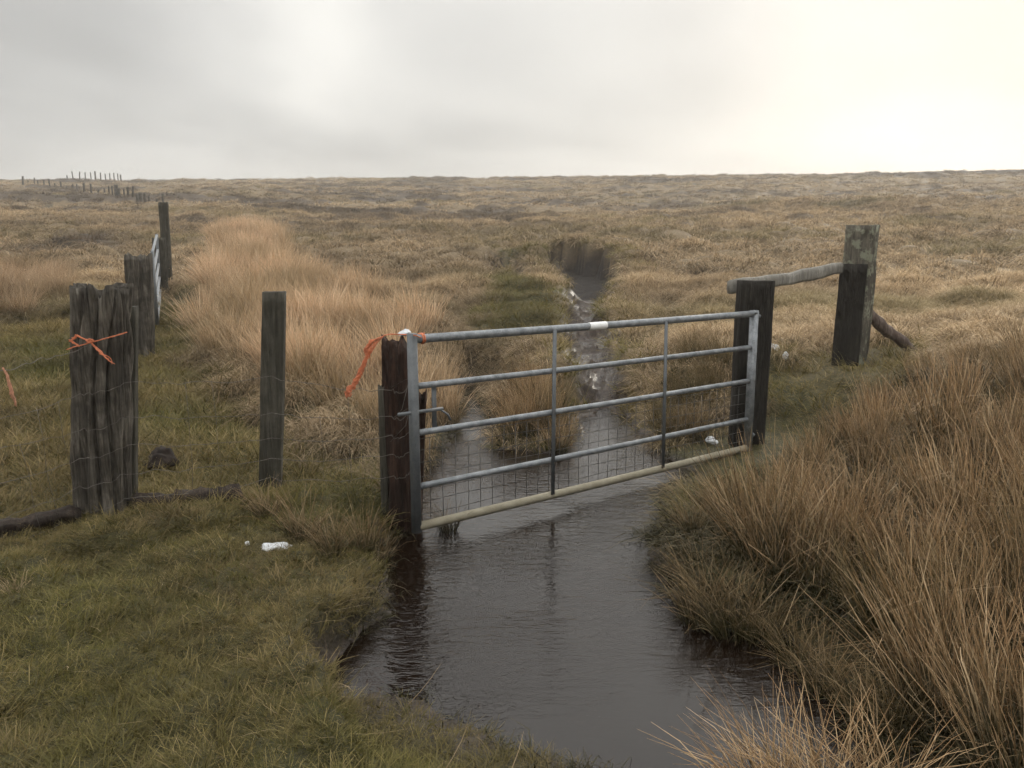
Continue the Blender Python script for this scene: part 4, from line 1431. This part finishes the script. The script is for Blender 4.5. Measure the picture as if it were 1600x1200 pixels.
# ------------------------------------------------------------------ logs, clod and old snow
def log(name, a, c, r, m, label, seed, flat=.8, cat='log'):
    a, c = Vector(a), Vector(c)
    pts, rads = [], []
    for q in range(17):
        f = q / 16
        pts.append(Vector((0, 0, 0)).lerp(c - a, f) + Vector((0, .012 * math.sin(q * 1.2 + seed), .008 * math.sin(q * .9 + seed))))
        e = min(1, (1 - abs(2 * f - 1)) * 8 + .82)
        rads.append(r * e * (1 + .12 * math.sin(q * 2.1 + seed) + .07 * math.sin(q * 4.7)))
    V, F = tube(pts, rads, 18)
    V = [v + Vector((0, 0, 0)) for v in V]
    rs = np.random.default_rng(seed)
    gro = rs.uniform(.68, 1.12, 18)
    for i in range(17):
        for j in range(18):
            v = V[i * 18 + j]; p = pts[i]
            k = gro[j] * (1 + .04 * math.sin(i * 1.7 + j * 2.3)) * (.8 + .4 * float(vnoise(np.array([i * .7 + seed]), np.array([j * .9 + .5 * i]), seed)[0]))
            V[i * 18 + j] = p + (v - p) * k
            V[i * 18 + j].z = p.z + (V[i * 18 + j].z - p.z) * flat
    o = mesh_obj(name, V, F, m); o.location = a
    return tag(o, label, cat)


a_ = ony(208, 797, 4.62); c_ = ony(378, 789, 4.75)
log('fallen_log', (a_[0], a_[1], gz(a_[0], a_[1]) + .02), (c_[0], c_[1], gz(c_[0], c_[1]) + .015), .085, M['wet_wood'], 'sodden dark log lying between the gnarled post and the sawn post', 31)
a_ = ony(-130, 880, 4.05); c_ = ony(125, 815, 4.42)
log('fallen_timber', (a_[0], a_[1], gz(a_[0], a_[1]) + .015), (c_[0], c_[1], gz(c_[0], c_[1]) + .015), .065, M['wet_wood'], 'dark weathered timber on the ground left of the gnarled post', 33, .7, 'timber')


def lump(name, px, py, w, dp, h, m, label, cat, seed, group=None, on=None, rough=.35):
    bm = bmesh.new(); bmesh.ops.create_icosphere(bm, subdivisions=4, radius=1)
    for v in bm.verts:
        n_ = float(vnoise(np.array([v.co.x * 1.8 + seed]), np.array([v.co.y * 1.8 + v.co.z * 2 + seed]), seed)[0]) - .5
        n2 = float(vnoise(np.array([v.co.x * 6 + seed]), np.array([v.co.y * 6 + v.co.z * 5]), seed + 3)[0]) - .5
        v.co *= 1 + rough * 1.6 * n_ + rough * .7 * n2
        v.co.x *= w / 2; v.co.y *= dp / 2; v.co.z *= h * (1 if v.co.z > 0 else .4)
    me = bpy.data.meshes.new(name); bm.to_mesh(me); bm.free()
    me.polygons.foreach_set('use_smooth', [True] * len(me.polygons)); me.materials.append(m)
    o = bpy.data.objects.new(name, me); COL.objects.link(o)
    if on is not None:
        o.location = on
    else:
        p = hit(px, py); o.location = (p[0], p[1], gz(p[0], p[1]) + h * .1)
    o.rotation_euler = (0, 0, seed * .7)
    return tag(o, label, cat, group)


cl = lump('peat_clod', 253, 738, .19, .13, .10, M['peat'], 'dark peat clod lying on the grass behind the fence', 'peat clod', 3)
cl.location.z += .04; cl.rotation_euler = (0, 0, .1)
lump('snow_patch', 430, 868, .12, .07, .020, M['snow'], 'largest white scrap of old snow on the grass below the fence', 'snow', 5, rough=.7)
lump('snow_patch', 387, 860, .03, .025, .018, M['snow'], 'small white fleck of snow on the grass beside the larger scrap', 'snow', 6)
lump('snow_patch', 1204, 578, .16, .10, .05, M['snow'], 'white snow scrap in the grass between the hinge post and strainer', 'snow', 7, rough=.6)
lump('snow_patch', 1226, 582, .06, .06, .05, M['snow'], 'tiny snow fleck right beside the scrap by the hinge post', 'snow', 9)
lump('snow_patch', 1108, 706, .10, .06, .03, M['snow'], 'white snow fleck on the grass behind the gate bottom rail', 'snow', 12, on=Vector(onz(1112, 690, .06)), rough=.6)
tv = max((v.co for v in lp.data.vertices), key=lambda c: c.z - .3 * abs(c.x + .05))
tw = Matrix.Translation(lp.location) @ Matrix.Rotation(lp.rotation_euler.z, 4, 'Z') @ tv
lump('snow_patch', 614, 516, .075, .08, .026, M['snow'], 'small cap of white snow on top of the latch post', 'snow', 11, on=tw + Vector((.015, .02, -.008)), rough=.3)

# ------------------------------------------------------------------ damp air over the moor
bm = bmesh.new(); bmesh.ops.create_cube(bm, size=1)
me = bpy.data.meshes.new('haze'); bm.to_mesh(me); bm.free()
hz = bpy.data.objects.new('haze', me); COL.objects.link(hz)
hz.scale = (900, 900, 26.0); hz.location = (0, 0, 3.0)
hm = bpy.data.materials.new('damp_air'); hm.use_nodes = True
ht = hm.node_tree; ht.nodes.clear()
ho = N(ht, 'ShaderNodeOutputMaterial'); hv = N(ht, 'ShaderNodeVolumePrincipled')
hv.inputs['Color'].default_value = (.93, .92, .90, 1); hv.inputs['Density'].default_value = .0019; hv.inputs['Anisotropy'].default_value = .3
ht.links.new(hv.outputs[0], ho.inputs['Volume'])
me.materials.append(hm)
tag(hz, 'thin damp haze over the moor', kind='stuff')
